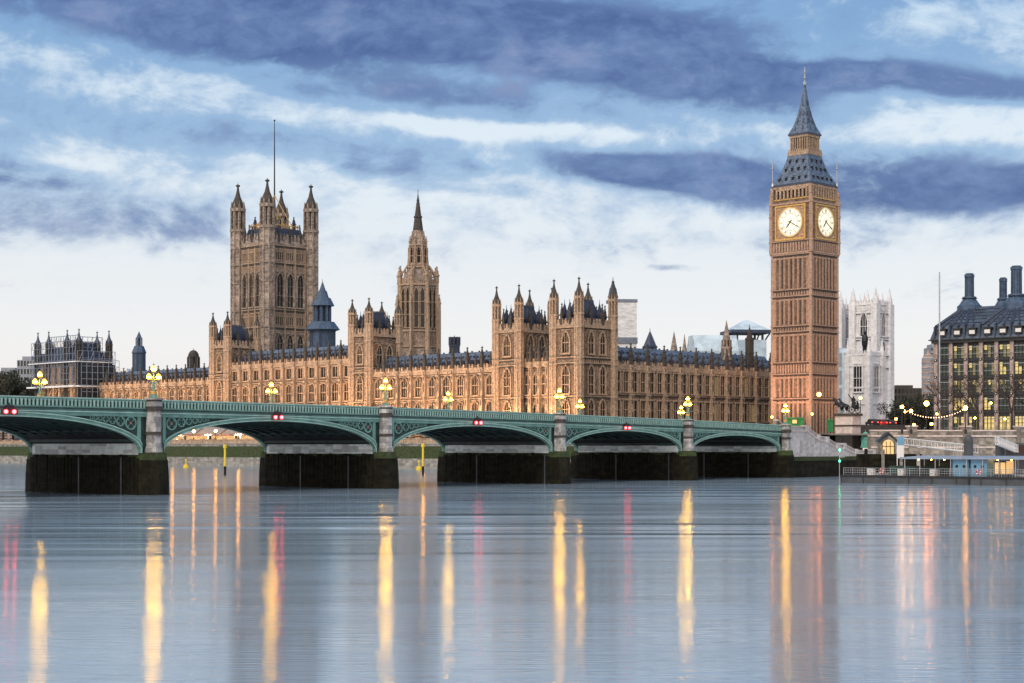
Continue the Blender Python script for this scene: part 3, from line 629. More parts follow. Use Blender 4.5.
# ------------------------------------------------------------------ great square tower with the flagpole
VT = at(274.5, 640)
root = thing('square_tower', 'massive grey square tower with four turrets and a tall flagpole', 'tower', (VT[0], VT[1], G), TH)
ax, ay = 9.2, 10.4
mb = MB(); mb.box(-ax, -ay, G, ax, ay, 82, 0)
for z in (39.5, 50.6, 57.2, 74.9, 81.4): ring(mb, ax, ay, z, z+.4, .55, 1); ring(mb, ax, ay, z-.7, z, .4, 3); ring(mb, ax, ay, z-1.3, z-1.0, .25, 1)  # middle ring dark, string shadow and soot given as stone colour
def vface(fn, half):
    n = 3; sp_ = (2*half-6.2)/3
    for k in range(4):
        c = -half+3.1+sp_*k
        fn(c-.3, c+.3, .45, 40, 80.8, 1)
    for k in range(3):
        c = -half+3.1+sp_*(k+.5)
        for q in range(5): e = -sp_*.38+sp_*.76*q/4; fn(c+e-.13, c+e+.13, .25, 71.6, 74.2, 1)
        for q in range(5): e = -sp_*.36+sp_*.72*q/4; fn(c+e-.14, c+e+.14, .3, 75.6, 80.6, 1)
        for q in range(4):
            e = -sp_*.27+sp_*.18*q; fn(c+e-.26, c+e+.26, .05, 76.4, 79.0, 2); fn(c+e-.26, c+e+.26, .05, 51.8, 54.6, 2)
        for q in range(5): e = -sp_*.36+sp_*.72*q/4; fn(c+e-.14, c+e+.14, .3, 51.2, 56.8, 1)
        fn(c-sp_*.36, c+sp_*.36, .3, 79.1, 79.5, 1); fn(c-sp_*.36, c+sp_*.36, .3, 54.7, 55.1, 1)
vface(lambda a, b_, d, z0, z1, m: mb.box(a, -ay-d, z0, b_, -ay+.02, z1, m), ax)
vface(lambda a, b_, d, z0, z1, m: mb.box(ax-.02, a, z0, ax+d, b_, z1, m), ay)
mb.build('wall', ['grey_stone', 'trim', 'void', 'soot_shade'], root)
pp = MB()
for sg in (-1, 1):
    crenel(pp, -ax, ax, sg*ay-.3, sg*ay+.3, 81.7, 4.4, 1.7, 0, 'x'); crenel(pp, sg*ax-.3, sg*ax+.3, -ay, ay, 81.7, 4.4, 1.7, 0, 'y')
for k in range(1, 4):
    for sg in (-1, 1): pinn(pp, -ax+ax*k/2, sg*ay, 83, 6.2, .42, 1); pinn(pp, sg*ax, -ay+ay*k/2, 83, 6.2, .42, 1)
pp.build('parapet', ['grey_stone', 'soot_shade'], root)
rf = MB(); rf.prof(0, 0, [(81.5, 8.3), (88.6, 6.6)], 4, 0, 1.13)
for k in range(9):
    c = -6.2+12.4*k/8
    for sg in (-1, 1): rf.box(c-.15, sg*7.4-.1, 88.4, c+.15, sg*7.4+.1, 90.6, 1); rf.box(sg*6.5-.1, c*1.1-.15, 88.4, sg*6.5+.1, c*1.1+.15, 90.6, 1)
for sg in (-1, 1): rf.box(-6.5, sg*7.4-.1, 89.6, 6.5, sg*7.4+.1, 89.9, 1); rf.box(sg*6.5-.1, -7.4, 89.6, sg*6.5+.1, 7.4, 89.9, 1)
for x, y in ((1, 1), (-1, 1), (-1, -1), (1, -1)): rf.tube((x*5, y*5.5, 88.6), (0, 0, 102), .16, 5, 1); rf.tube((x*2.6, y*2.6, 90), (x*.5, y*.5, 97), .12, 5, 1); pinn(rf, x*5, y*5.4, 88.6, 5.2, .5, 0)
rf.build('roof', ['dark_roof', 'gold'], root)
tm = MB(); turret(tm, 0, 0, 0, 88.0-G, 106.5-G, 2.35, 0, 1, 2)
for z in (24, 31.5, 42.6, 49.2, 60, 66.9, 73.4): tm.frus(0, 0, z-.4, z+.4, 2.75, 2.75, 8, 0)
tme = tm.mesh('corner_turret', ['grey_stone', 'soot_shade', 'soot_shade'])
for x, y in ((1, 1), (-1, 1), (-1, -1), (1, -1)): inst(tme, 'corner_turret', root, (x*ax, y*ay, 0))
big = win(2.5, 12.6, 2, .18, (.33, .62), .8, .4, mats=('grey_stone', 'glass')); big2 = win(3.0, 12.6, 2, .18, (.33, .62), .8, .4, mats=('grey_stone', 'glass'))
lo = win(2.9, 6.4, 2, .35, (.5,), .7, .4, mats=('grey_stone', 'glass'))
for k in range(3):
    c = -ax+3.1+(2*ax-6.2)/3*(k+.5); inst(big, 'window', root, (c, -ay, 58.4-G)); inst(lo, 'window', root, (c, -ay, 41.4-G), 0, (.85, 1, 1))
    c = -ay+3.1+(2*ay-6.2)/3*(k+.5); inst(big2, 'window', root, (ax, c, 58.4-G), pi/2); inst(lo, 'window', root, (ax, c, 41.4-G), pi/2)
fp = MB(); fp.tube((0, 0, 88), (0, 0, 118), .34, 8, 0, .22); fp.tube((0, 0, 118), (0, 0, 130.5), .22, 8, 0, .12); fp.ball((0, 0, 130.6), .35); fp.build('flagpole', ['black'], root)
# ------------------------------------------------------------------ octagonal spire over the middle
CT = at(418, 517)
root = thing('octagonal_spire_tower', 'slender octagonal stone tower with buttress pinnacles and needle spire', 'spire tower', (CT[0], CT[1], G), TH+.12)
mb = MB(); mb.frus(0, 0, G, 56, 5.5, 5.5, 8, 0)
for z in (36.4, 41.2, 55.4): mb.frus(0, 0, z-.25, z+.25, 6.0, 6.0, 8, 1)
for i in range(8):
    a = 2*pi*(i+.5)/8; x, y = cos(a), sin(a)
    mb.frus(6.1*x, 6.1*y, G, 56.5, .62, .55, 8, 1); pinn(mb, 6.1*x, 6.1*y, 56, 5.4, .5, 1)
    mb.frus(6.95*x, 6.95*y, G, 47.5, .36, .34, 4, 1); pinn(mb, 6.95*x, 6.95*y, 47.5, 5.2, .33, 1)
    a2 = 2*pi*i/8; tx, ty = -sin(a2), cos(a2)
    mb.tube((6.1*x, 6.1*y, 58), (3.6*x, 3.6*y, 61.5), .28, 4, 1)
for i in range(8):
    a = 2*pi*i/8; n_ = 7
    for k in range(n_):
        e = -1.9+3.8*k/(n_-1); px_, py_ = 5.6*cos(a)-e*sin(a), 5.6*sin(a)+e*cos(a); mb.frus(px_, py_, 55.6, 57.6 if k % 2 else 57.0, .16, .1, 4, 1); mb.frus(px_, py_, 36.8, 41, .1, .1, 4, 1)
mb.prof(0, 0, [(56, 5.2), (58.2, 4.0), (60.4, 3.3)], 8, 0); mb.frus(0, 0, 60, 68.0, 3.0, 2.35, 8, 0)
for i in range(8):
    a = 2*pi*(i+.5)/8; x, y = cos(a), sin(a)
    mb.tube((3.35*x, 3.35*y, 59.6), (2.65*x, 2.65*y, 68.4), .36, 6, 1, .28); pinn(mb, 2.65*x, 2.65*y, 67.8, 2.9, .26, 1); mb.frus(4.3*x, 4.3*y, 57.4, 61.0, .3, .05, 4, 1)
    pinn(mb, 1.95*x, 1.95*y, 69.4, 2.9, .2, 1)
for z, r in ((61.0, 3.45), (67.8, 2.8)): mb.frus(0, 0, z-.2, z+.2, r, r, 8, 1)
mb.prof(0, 0, [(68, 2.3), (70.2, 1.95), (72.4, 1.6)], 8, 0)
mb.build('tower_body', ['grey_stone', 'trim'], root)
mb = MB(); mb.prof(0, 0, [(72.2, 1.6), (76.4, 1.08), (76.5, 1.28), (76.9, 1.28), (77.0, 1.0), (83.8, .10)], 8, 0); mb.tube((0, 0, 83), (0, 0, 85.2), .1)
for i in range(8):
    a = 2*pi*(i+.5)/8
    for k in range(9): z = 73+k*1.1; r = 1.5-(z-72.2)*.122; mb.frus(r*cos(a), r*sin(a), z, z+.35, .13, .04, 4, 0)
mb.build('spire', ['soot_shade'], root)
w1 = win(1.25, 12.0, 1, .12, (.33, .66), .4, .22, mats=('trim', 'glass'), hood=False); w2 = win(.95, 5.2, 1, .2, (.5,), .3, .2, mats=('trim', 'void'), hood=False)
for i in range(8):
    a = 2*pi*i/8
    if sin(a+TH+.12) < .3:
        for e in (-.95, .95): inst(w1, 'window', root, (5.5*cos(a)-e*sin(a), 5.5*sin(a)+e*cos(a), 42.2-G), a+pi/2)
        inst(w2, 'window', root, (2.78*cos(a), 2.78*sin(a), 61.8-G), a+pi/2)
# ------------------------------------------------------------------ scaffolded pavilion at the far end
PO = -6.0
t_a, t_b = tpx(38, PO), tpx(79, PO)
px, py = pal(t_a, PO); root = thing('scaffolded_pavilion', 'stone palace pavilion at far left wrapped in scaffolding under a sheeted roof', 'pavilion', (px, py, G), TH)
w_, d_, zc = t_a-t_b, deep(t_b, PO, 109), 33.0
mb = MB(); mb.box(0, 0, G, w_, d_, zc, 0)
for z in (17.6, 24.6, 26.2, 32.8): mb.box(-.3, -.3, z-.25, w_+.3, d_+.3, z+.25, 1)
for k in range(8):
    x = w_*k/7; mb.box(x-.5, -.8, G, x+.5, .05, zc, 1); mb.box(w_-.05, d_*k/7-.4, G, w_+.6, d_*k/7+.4, zc, 1)
mb.build('wall', ['stone', 'trim'], root)
wme = win(2.4, 6.2, 3, .2, (.5,))
for k in range(7):
    for z in (18.2, 10.4): inst(wme, 'window', root, (w_*(k+.5)/7, 0, z-G))
tm = MB(); turret(tm, 0, 0, 0, zc-G+2.5, 44.5-G, .95, 0, 1, 2); tme = tm.mesh('corner_turret', ['soot_shade', 'soot_shade', 'dark_roof'])
for x in (0, w_*.27, w_*.72, w_):
    for y in (0, d_): inst(tme, 'corner_turret', root, (x, y, 0))
rf = MB(); rf.extx([(-1.2, zc+.6), (d_+1.2, zc+.6), (d_*.8, zc+7.2), (d_*.2, zc+7.2)], 6.0, w_-6, 0); rf.box(1.0, .6, zc+.1, w_-1.2, d_-.6, zc+4.0, 1); rf.box(6.6, 1.6, zc+3.9, w_-6.6, d_-1.6, zc+7.8, 2)
rf.build('roof', ['dark_roof', 'dark_roof', 'sheet'], root)
sc_ = MB()
def lattice(p, q, z0, z1, nx, nz, r=.10, diag=True):
    for i in range(nx+1):
        x, y = p[0]+(q[0]-p[0])*i/nx, p[1]+(q[1]-p[1])*i/nx; sc_.tube((x, y, z0), (x, y, z1), r, 4)
    for j in range(nz+1):
        z = z0+(z1-z0)*j/nz; sc_.tube((p[0], p[1], z), (q[0], q[1], z), r, 4)
    if diag:
        for i in range(0, nx, 2):
            for j in range(0, nz, 2):
                f = lambda k: (p[0]+(q[0]-p[0])*k/nx, p[1]+(q[1]-p[1])*k/nx)
                a, b_ = f(i), f(min(i+1, nx)); sc_.tube((*a, z0+(z1-z0)*j/nz), (*b_, z0+(z1-z0)*min(j+2, nz)/nz), r*.8, 4)
lattice((-1, -1.9), (w_+1, -1.9), 25.5, zc+7.4, 15, 7); lattice((w_+2.2, -1.9), (w_+2.2, d_+1), 9, zc+4, 7, 12); lattice((w_+4.6, -1.9), (w_+4.6, d_+1), 9, zc+1, 7, 12, .1, False)
lattice((4, 2.0), (w_-4, 2.0), zc+2, zc+9.5, 12, 4); lattice((w_-4, 2), (w_-4, d_), zc+2, zc+9, 5, 4)
sc_.build('scaffold', ['steel'], root)
sb = MB(); sb.box(-2, -3.2, 25.2, w_+2, -.9, 25.7); sb.box(-2, -2.6, zc+.3, w_+2.2, -.9, zc+.6); sb.box(w_+.8, -2, 25.2, w_+3, d_+1, 25.6); sb.box(w_+.8, -2, zc+.3, w_+3, d_+1, zc+.6)
sb.build('scaffold_board', ['sheet'], root)
nt_ = MB(); nt_.box(w_+2.26, -1.7, 9, w_+2.32, d_+.8, 24.6, 0); nt_.box(w_+2.26, -1.7, 26, w_+2.32, d_+.8, zc-.2, 0)
nt_.build('debris_netting', ['office_dark'], root)
# ------------------------------------------------------------------ roofscape behind the palace
def lantern(name, label, px, Y, ytop, levels, mats, n=8, cat='turret', base=G):
    x, y = at(px, Y); r = thing(name, label, cat, (x, y, base), .3)
    mb = MB(); z = base
    for (yy, half, kind) in levels:       # from the bottom up: top row of the stage, half width in rows, kind
        z1 = hz(yy, Y); h = half/FPX*Y
        if kind == 'open':
            mb.frus(0, 0, z, z1, h*.55, h*.55, n, 1)
            for i in range(n): a = 2*pi*(i+.5)/n; mb.frus(h*cos(a), h*sin(a), z, z1, h*.17, h*.17, 4, 0)
        elif kind == 'cone': mb.frus(0, 0, z, z1, h, h*.12, n, 0)
        elif kind == 'taper': mb.frus(0, 0, z, z1, h*1.5, h, n, 0)
        elif kind == 'dome': mb.prof(0, 0, [(z+(z1-z)*sin(pi/2*k/5), max(.05, h*cos(pi/2*k/5))) for k in range(6)], 12, 0)
        else:
            mb.frus(0, 0, z, z1, h, h, n, 0); mb.frus(0, 0, z1-.5, z1, h*1.15, h*1.15, n, 0)
            for i in range(n): a = 2*pi*(i+.5)/n; mb.frus(h*1.05*cos(a), h*1.05*sin(a), z, z1, h*.09, h*.09, 4, 1)
        z = z1
    mb.tube((0, 0, z-.3), (0, 0, hz(ytop, Y)), .14, 5, 0, .05)
    mb.build('turret_body', mats, r); return r
lantern('ventilation_tower', 'dark blue iron lantern tower right of the big square tower', 322.5, 600, 279, [(347, 11, ''), (330, 11.5, ''), (322, 11, 'taper'), (306, 7.5, 'open'), (298, 7.5, 'taper'), (291, 4, 'taper'), (282, 3.2, 'cone')], ['blueclad', 'dark_roof'])
lantern('ventilation_tower', 'small dark blue lantern tower right of the scaffolded pavilion', 139, 640, 331, [(372, 6, ''), (352, 6, ''), (346, 4.5, 'taper'), (338, 3.0, 'open'), (332, 2.8, 'cone')], ['blueclad', 'dark_roof'])
lantern('domed_cupola', 'small pale stone cupola with dome above far left palace wing', 193.5, 660, 348, [(368, 7.5, ''), (357, 5.6, 'open'), (350, 5.4, 'dome')], ['soot_shade', 'dark_roof'])
lantern('roof_turret', 'small dark pointed turret above shaded palace range roof', 650, 470, 328, [(352, 6.5, ''), (346, 6, ''), (332, 6, 'cone')], ['dark_roof', 'slate'])
lantern('roof_pinnacle', 'pale needle pinnacle behind shaded palace range near small dark turret', 674, 490, 331, [(352, 4, ''), (333, 3.6, 'cone')], ['grey_stone', 'soot_shade'])
lantern('roof_pinnacle', 'pale slim pinnacle left of the pale blue sheeted roof', 684.5, 485, 334, [(352, 3.2, ''), (336, 2.4, 'cone')], ['grey_stone', 'soot_shade'])
lantern('roof_pinnacle', 'tall dark stone pinnacle in front of the pale blue sheeted roof', 726.5, 448, 320, [(358, 4.5, ''), (347, 4.6, ''), (340, 4.2, 'open'), (322, 3.6, 'cone')], ['grey_stone', 'soot_shade'])
lantern('roof_pinnacle', 'dark stone pinnacle beside the clock tower under canopy roof', 749.5, 452, 324, [(352, 3.6, ''), (338, 3.6, ''), (327, 3.0, 'cone')], ['soot_shade', 'soot_shade'])
lantern('roof_turret', 'pointed dark turret at edge of white wrapped scaffold block', 613, 424, 277, [(326, 3.6, ''), (301, 3.2, 'open'), (296, 4.2, ''), (288, 3.0, 'taper'), (280, 2.6, 'cone')], ['dark_roof', 'soot_shade'])
lantern('chimney_stack', 'dark octagonal chimney stack above left palace wing roof', 454.5, 470, 335, [(352, 4.8, ''), (345, 4.6, ''), (337, 5.0, 'open')], ['dark_roof', 'soot_shade'], cat='chimney')
x, y = at(624, 505); r = thing('wrapped_tower', 'tall block wrapped in white scaffold sheeting behind the corner tower', 'scaffolding', (x, y, G), .1)
mb = MB(); mb.box(-3.0, -3, G, 3.4, 3, hz(301, 505), 0); mb.build('sheeting', ['sheet'], r)
mb = MB(); mb.box(-4.6, -3.3, hz(344, 505), 3.6, 3.2, hz(338, 505), 0); mb.box(-5.0, -3.2, hz(303, 505), 3.6, 3.2, hz(301, 505)+.3, 0)
mb.build('scaffold', ['steel'], r)
# temporary sheeted hall roof with a pyramid canopy
x, y = at(728, 500); r = thing('sheeted_hall_roof', 'pale blue sheeted hall roof left of the clock tower', 'roof', (x, y, G), .12)
mb = MB(); k = 500/FPX
mb.extx([(-6, G), (6, G), (6, hz(352, 500)), (3, hz(336, 500)), (-3, hz(336, 500)), (-6, hz(352, 500))], -38*k, 6*k, 0); mb.box(-22*k, 7, G, 46*k, 12, hz(338, 500), 0); mb.build('sheeting', ['bluesheet'], r)
x, y = at(746, 520); r = thing('canopy_roof', 'pale pyramid canopy roof on posts left of the clock tower', 'roof', (x, y, G), .15)
mb = MB(); k = 520/FPX
mb.frus(0, 0, hz(334, 520), hz(331, 520), 21*k, 21*k, 4, 1); mb.frus(0, 0, hz(331, 520), hz(320, 520), 19.5*k, .3, 4, 0); mb.build('canopy', ['bluesheet', 'dark_roof'], r)
mb = MB()
for sx, sy in ((-1, -1), (1, -1), (1, 1), (-1, 1)): mb.box(sx*13*k-.3, sy*13*k-.3, G, sx*13*k+.3, sy*13*k+.3, hz(333, 520)); mb.tube((sx*13*k, sy*13*k, hz(345, 520)), (sx*19*k, sy*19*k, hz(334, 520)), .25, 5)
mb.build('post', ['dark_roof'], r)
# ------------------------------------------------------------------ abbey towers and the parish church
def abbey(label, pxc, Y, half, rows, rz=TH):
    x, y = at(pxc, Y); r = thing('abbey_tower', label, 'tower', (x, y, G), rz); mb = MB(); h = half/FPX*Y/1.41
    z = [hz(q, Y) for q in rows]           # top of the wall, strings, pinnacle tip
    mb.box(-h, -h, G, h, h, z[0], 0)
    for q in z[2:]+[z[0]-3, z[2]+1]: ring(mb, h, h, q-.1, q+.3, .6, 0); ring(mb, h, h, q-.45, q-.1, .35, 1)
    for sx in (-1, 1):
        for sy in (-1, 1):
            mb.box(sx*h-1.3, sy*h-1.3, G, sx*h+1.3, sy*h+1.3, z[0]+.4, 0); mb.frus(sx*h, sy*h, z[0], z[0]+2.5, 1.15, .95, 8, 0); mb.frus(sx*h, sy*h, z[0]+2.5, z[1], .85, .05, 8, 0)
    for sg in (-1, 1): crenel(mb, -h, h, sg*h-.25, sg*h+.25, z[0], 2.0, 1.3, 0); crenel(mb, sg*h-.25, sg*h+.25, -h, h, z[0], 2.0, 1.3, 0, 'y'); mb.frus(0, sg*h, z[0], z[1]-2, .5, .05, 6, 0); mb.frus(sg*h, 0, z[0], z[1]-2, .5, .05, 6, 0)
    for zz in (z[0]-2.2, z[3]-2): ribs(mb, -h+1.6, h-1.6, zz, zz+1.4, 10, .25, .25, 0, -h); ribs(mb, -h+1.6, h-1.6, zz, zz+1.4, 10, .25, .25, 0, h, 'x')
    mb.build('wall', ['white_stone', 'concrete'], r)
    wn = win(h*.62, (z[0]-z[2])*.72, 3, .4, (.4,), .6, .45, mats=('white_stone', 'glass')); wl = win(h*.6, (z[2]-z[3])*.6, 2, .4, (.5,), .5, .4, mats=('white_stone', 'soot_shade'))
    for a in (0, pi/2):
        for me, zz in ((wn, z[2]+1.2), (wl, z[3]+1.5)):
            p = (0, -h) if a == 0 else (h, 0); inst(me, 'window', r, (p[0], p[1], zz-G), a)
    return r
abbey('white abbey tower with four pinnacles right of the clock tower', 871.5, 640, 18, (306, 288, 340, 356, 368))
abbey('white abbey tower half hidden behind the clock tower', 838, 655, 13.5, (310, 292, 342, 358, 370))
x, y = at(865, 520); r = thing('church_tower', 'white parish church tower with large window before the abbey', 'tower', (x, y, G), TH)
mb = MB(); h = 17/FPX*520/1.41; zt = hz(356, 520); mb.box(-h, -h, G, h, h, zt, 0)
for q in (404, 366, 388): ring(mb, h, h, hz(q, 520)-.25, hz(q, 520)+.25, .3, 0)
for sx in (-1, 1):
    for sy in (-1, 1): mb.box(sx*h-.8, sy*h-.8, G, sx*h+.8, sy*h+.8, zt+.2, 0); mb.frus(sx*h, sy*h, zt, zt+1.5, .8, .7, 8, 0); mb.frus(sx*h, sy*h, zt+1.5, hz(338, 520), .6, .05, 8, 0)
for sg in (-1, 1): crenel(mb, -h, h, sg*h-.2, sg*h+.2, zt, 1.5, 1, 0); crenel(mb, sg*h-.2, sg*h+.2, -h, h, zt, 1.5, 1, 0, 'y')
mb.build('wall', ['white_stone'], r)
wn = win(3.0, 8.4, 3, 0, (.5,), .5, .4, mats=('white_stone', 'glass'))
inst(wn, 'window', r, (0, -h, hz(392, 520)-G)); inst(wn, 'window', r, (h, 0, hz(392, 520)-G), pi/2)
mb = MB(); mb.frus(0, 0, 0, 2.1, 2.0, .1, 8, 0); mb = MB(); mb.frus(0, 0, zt, zt+2.4, .8, .7, 8, 0); mb.ball((0, 0, zt+4.6), 1.1, 0, 8, 6, 2.2); mb.ball((0, 0, zt+7.2), .55, 0); mb.tube((0, 0, zt+5.2), (-1.2, 0, zt+6.6), .25, 5, 0); mb.build('statue', ['bronze'], r)
# ------------------------------------------------------------------ bridge
BH = lambda t: 9.42+.0198*t-.0000625*t*t       # top of the parapet, t metres from the west abutment
PT = [0.0, 31.0, 65.0, 102.0, 140.0, 178.0, 212.0]
SPR, BW = 4.9, 22.0
bridge = thing('road_bridge', 'green iron arch bridge on granite piers crossing the whole river', 'bridge', (AB[0], AB[1], 0), BR)
BASE[bridge.name] = 0
dk = MB(); n = 110; Lb = 216.0
for i in range(n):                              # deck slab, fascia and cornice follow the hump
    t0, t1 = Lb*i/n, Lb*(i+1)/n; a, b_ = BH(t0), BH(t1)
    def strip(y0, y1, h0, h1, m, mb=dk):
        mb.add([(-t0, y0, a+h0), (-t1, y0, b_+h0), (-t1, y1, b_+h0), (-t0, y1, a+h0), (-t0, y0, a+h1), (-t1, y0, b_+h1), (-t1, y1, b_+h1), (-t0, y1, a+h1)],
               [(0, 1, 2, 3), (7, 6, 5, 4), (4, 5, 1, 0), (5, 6, 2, 1), (6, 7, 3, 2), (7, 4, 0, 3)], m)
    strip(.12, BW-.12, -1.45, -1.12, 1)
    for s_, y0, y1 in ((0, 0, .45), (1, BW-.45, BW)):
        strip(y0, y1, -2.02, -1.30, 0)
        o = -.16 if s_ == 0 else 0
        strip(y0+o, y1+.16+o, -1.62, -1.50, 2)
dk.build('deck', ['green', 'under', 'green_lt'], bridge)
for s_, nm in ((0, 'near'), (1, 'far')):
    pr = MB(); yb = 0 if s_ == 0 else BW-.3
    for i in range(n):
        t0, t1 = Lb*i/n, Lb*(i+1)/n; a, b_ = BH(t0), BH(t1)
        strip(yb-.12, yb+.36, -.13, 0.0, 1, pr); strip(yb-.22, yb+.46, -1.30, -1.12, 2, pr); strip(yb-.10, yb+.34, -1.12, -.98, 0, pr); strip(yb+.10, yb+.16, -.98, -.13, 2, pr); strip(yb-.03, yb+.25, -.24, -.13, 0, pr)  # dark green cornice line and back plate are painted shade
        m_ = 4 if s_ == 0 else 2
        for k in range(m_):
            tt = t0+(t1-t0)*(k+.5)/m_; z = BH(tt)
            pr.box(-tt-.10, yb-.04, z-.98, -tt+.10, yb+.14, z-.24, 1); pr.box(-tt-.17, yb-.02, z-.40, -tt+.17, yb+.13, z-.24, 1)
    pr.build('parapet', ['green', 'green_lt', 'green_dk'], bridge)
HW = 1.55                                       # half a pier
def arch_span(ta, tb):
    x0, x1 = -tb+HW, -ta-HW; xc, A_ = (x0+x1)/2, (x1-x0)/2
    ztop = BH((ta+tb)/2); rise = ztop-2.05-SPR-.05; ne = 30
    el_ = lambda i, d: (xc-(A_+d)*cos(pi*i/ne), SPR-.1+(rise+d*.85)*sin(pi*i/ne)**.92)
    root = thing('arch_span', '', '', (0, 0, 0)); del root['label']; del root['category']; root.parent = bridge
    mb = MB()
    def band(d0, d1, y0, y1, m, clampz=True, mb=mb):
        for i in range(ne):
            p = [el_(i, d0), el_(i+1, d0), el_(i+1, d1), el_(i, d1)]
            if clampz:
                p = [(min(max(x, x0-.02), x1+.02), min(z, BH(-x)-1.66)) for x, z in p]
            mb.ext(p, y0, y1, m)
    band(0, .62, -.06, .55, 0); band(.46, .62, -.16, -.02, 1); band(0, .12, -.12, -.02, 1)
    mb.build('arch_ring', ['green', 'green_lt'], root)
    mb = MB(); band(0, .62, BW-.55, BW+.06, 0, mb=mb); mb.build('arch_ring', ['green', 'green_lt'], root)
    mb = MB()                                    # buckled plates and ribs overhead, arch shade put into their colour
    for i in range(ne): mb.ext([el_(i, .35), el_(i+1, .35), el_(i+1, .5), el_(i, .5)], .5, BW-.5, 0)
    for k in range(1, 10):
        y = BW*k/10
        for i in range(ne):
            if min(el_(i, 0)[1], el_(i+1, 0)[1]) > SPR+1.8: mb.ext([el_(i, -.02), el_(i+1, -.02), el_(i+1, .38), el_(i, .38)], y-.12, y+.12, 1)
    for i in range(3, ne-2, 3): p = el_(i, .2); mb.box(p[0]-.12, .5, p[1]-.12, p[0]+.12, BW-.5, p[1]+.2, 1)
    mb.build('vault', ['under', 'green_dk'], root)
    for y0, sg in ((.30, -1), (BW-.30, 1)):
        mb = MB()
        pts = [(x0-.02, BH(-x0)-1.9)]
        for i in range(ne+1):
            p = el_(i, .3); p = (min(max(p[0], x0-.02), x1+.02), min(p[1], BH(-p[0])-1.92)); pts.append(p)
        pts.append((x1+.02, BH(-x1)-1.9))
        # recessed dark web, built in columns between the ring and the fascia
        for (xa, za), (xb, zb) in zip(pts[1:-1], pts[2:-1]):
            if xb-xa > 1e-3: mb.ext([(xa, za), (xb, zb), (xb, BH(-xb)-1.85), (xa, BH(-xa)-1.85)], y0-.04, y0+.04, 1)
        yo = y0+sg*.16
        ya, yb_ = min(y0, yo), max(y0, yo)
        for side in (0, 1):
            X = lambda q: (x0+q if side == 0 else x1-q)
            mb.box(min(X(0), X(.45)), ya-.05*(sg < 0), SPR+.6, max(X(0), X(.45)), yb_+.05, BH(-X(0))-1.9, 0)
            def room(q):
                c = min(1, max(-1, (X(q)-xc)/(A_+.62))); zz = SPR-.1+(rise+.53)*max(0, 1-c*c)**.46
                return zz, BH(-X(q))-1.95
            q = .55
            for _ in range(7):
                # largest circle that fits between the ring's back, the frame and the fascia
                r_ = .95
                while r_ > .16:
                    lo = max(room(q+r_*(1+e))[0]+.08*r_-(sqrt(max(0, 1-e*e))*r_)*0 for e in (-1, -.5, 0, .5, 1)); hi = room(q+r_)[1]
                    if hi-lo >= 2*r_: break
                    r_ -= .04
                if r_ <= .16: break
                cz, cx = room(q+r_)[1]-r_, X(q+r_)
                nn = 14
                for i in range(nn):
                    a, b_ = 2*pi*i/nn, 2*pi*(i+1)/nn
                    mb.ext([(cx+r_*cos(a), cz+r_*sin(a)), (cx+r_*cos(b_), cz+r_*sin(b_)), (cx+r_*.78*cos(b_), cz+r_*.78*sin(b_)), (cx+r_*.78*cos(a), cz+r_*.78*sin(a))], ya, yb_, 0)
                for i in range(4): a = pi/4+pi/2*i; mb.ext([(cx+r_*.8*cos(a)-.08*sin(a), cz+r_*.8*sin(a)+.08*cos(a)), (cx+r_*.8*cos(a)+.08*sin(a), cz+r_*.8*sin(a)-.08*cos(a)), (cx+r_*.3*cos(a), cz+r_*.3*sin(a))], ya, yb_, 0)
                if r_ > .6: mb.frus(cx, (ya+yb_)/2, cz-.14, cz+.14, .14, .14, 8, 2)
                # the leftover corner below each circle gets a slanting strut
                lo = room(q+r_)[0]
                if cz-r_-lo > .5: mb.ext([(cx-.09, lo), (cx+.09, lo), (cx+.09, cz-r_), (cx-.09, cz-r_)], ya, yb_, 0)
                q += 2*r_+.05
        mb.build('spandrel', ['green', 'green_dk', 'rose'], root)
    return root
for a, b_ in zip(PT, PT[1:]): arch_span(a, b_)
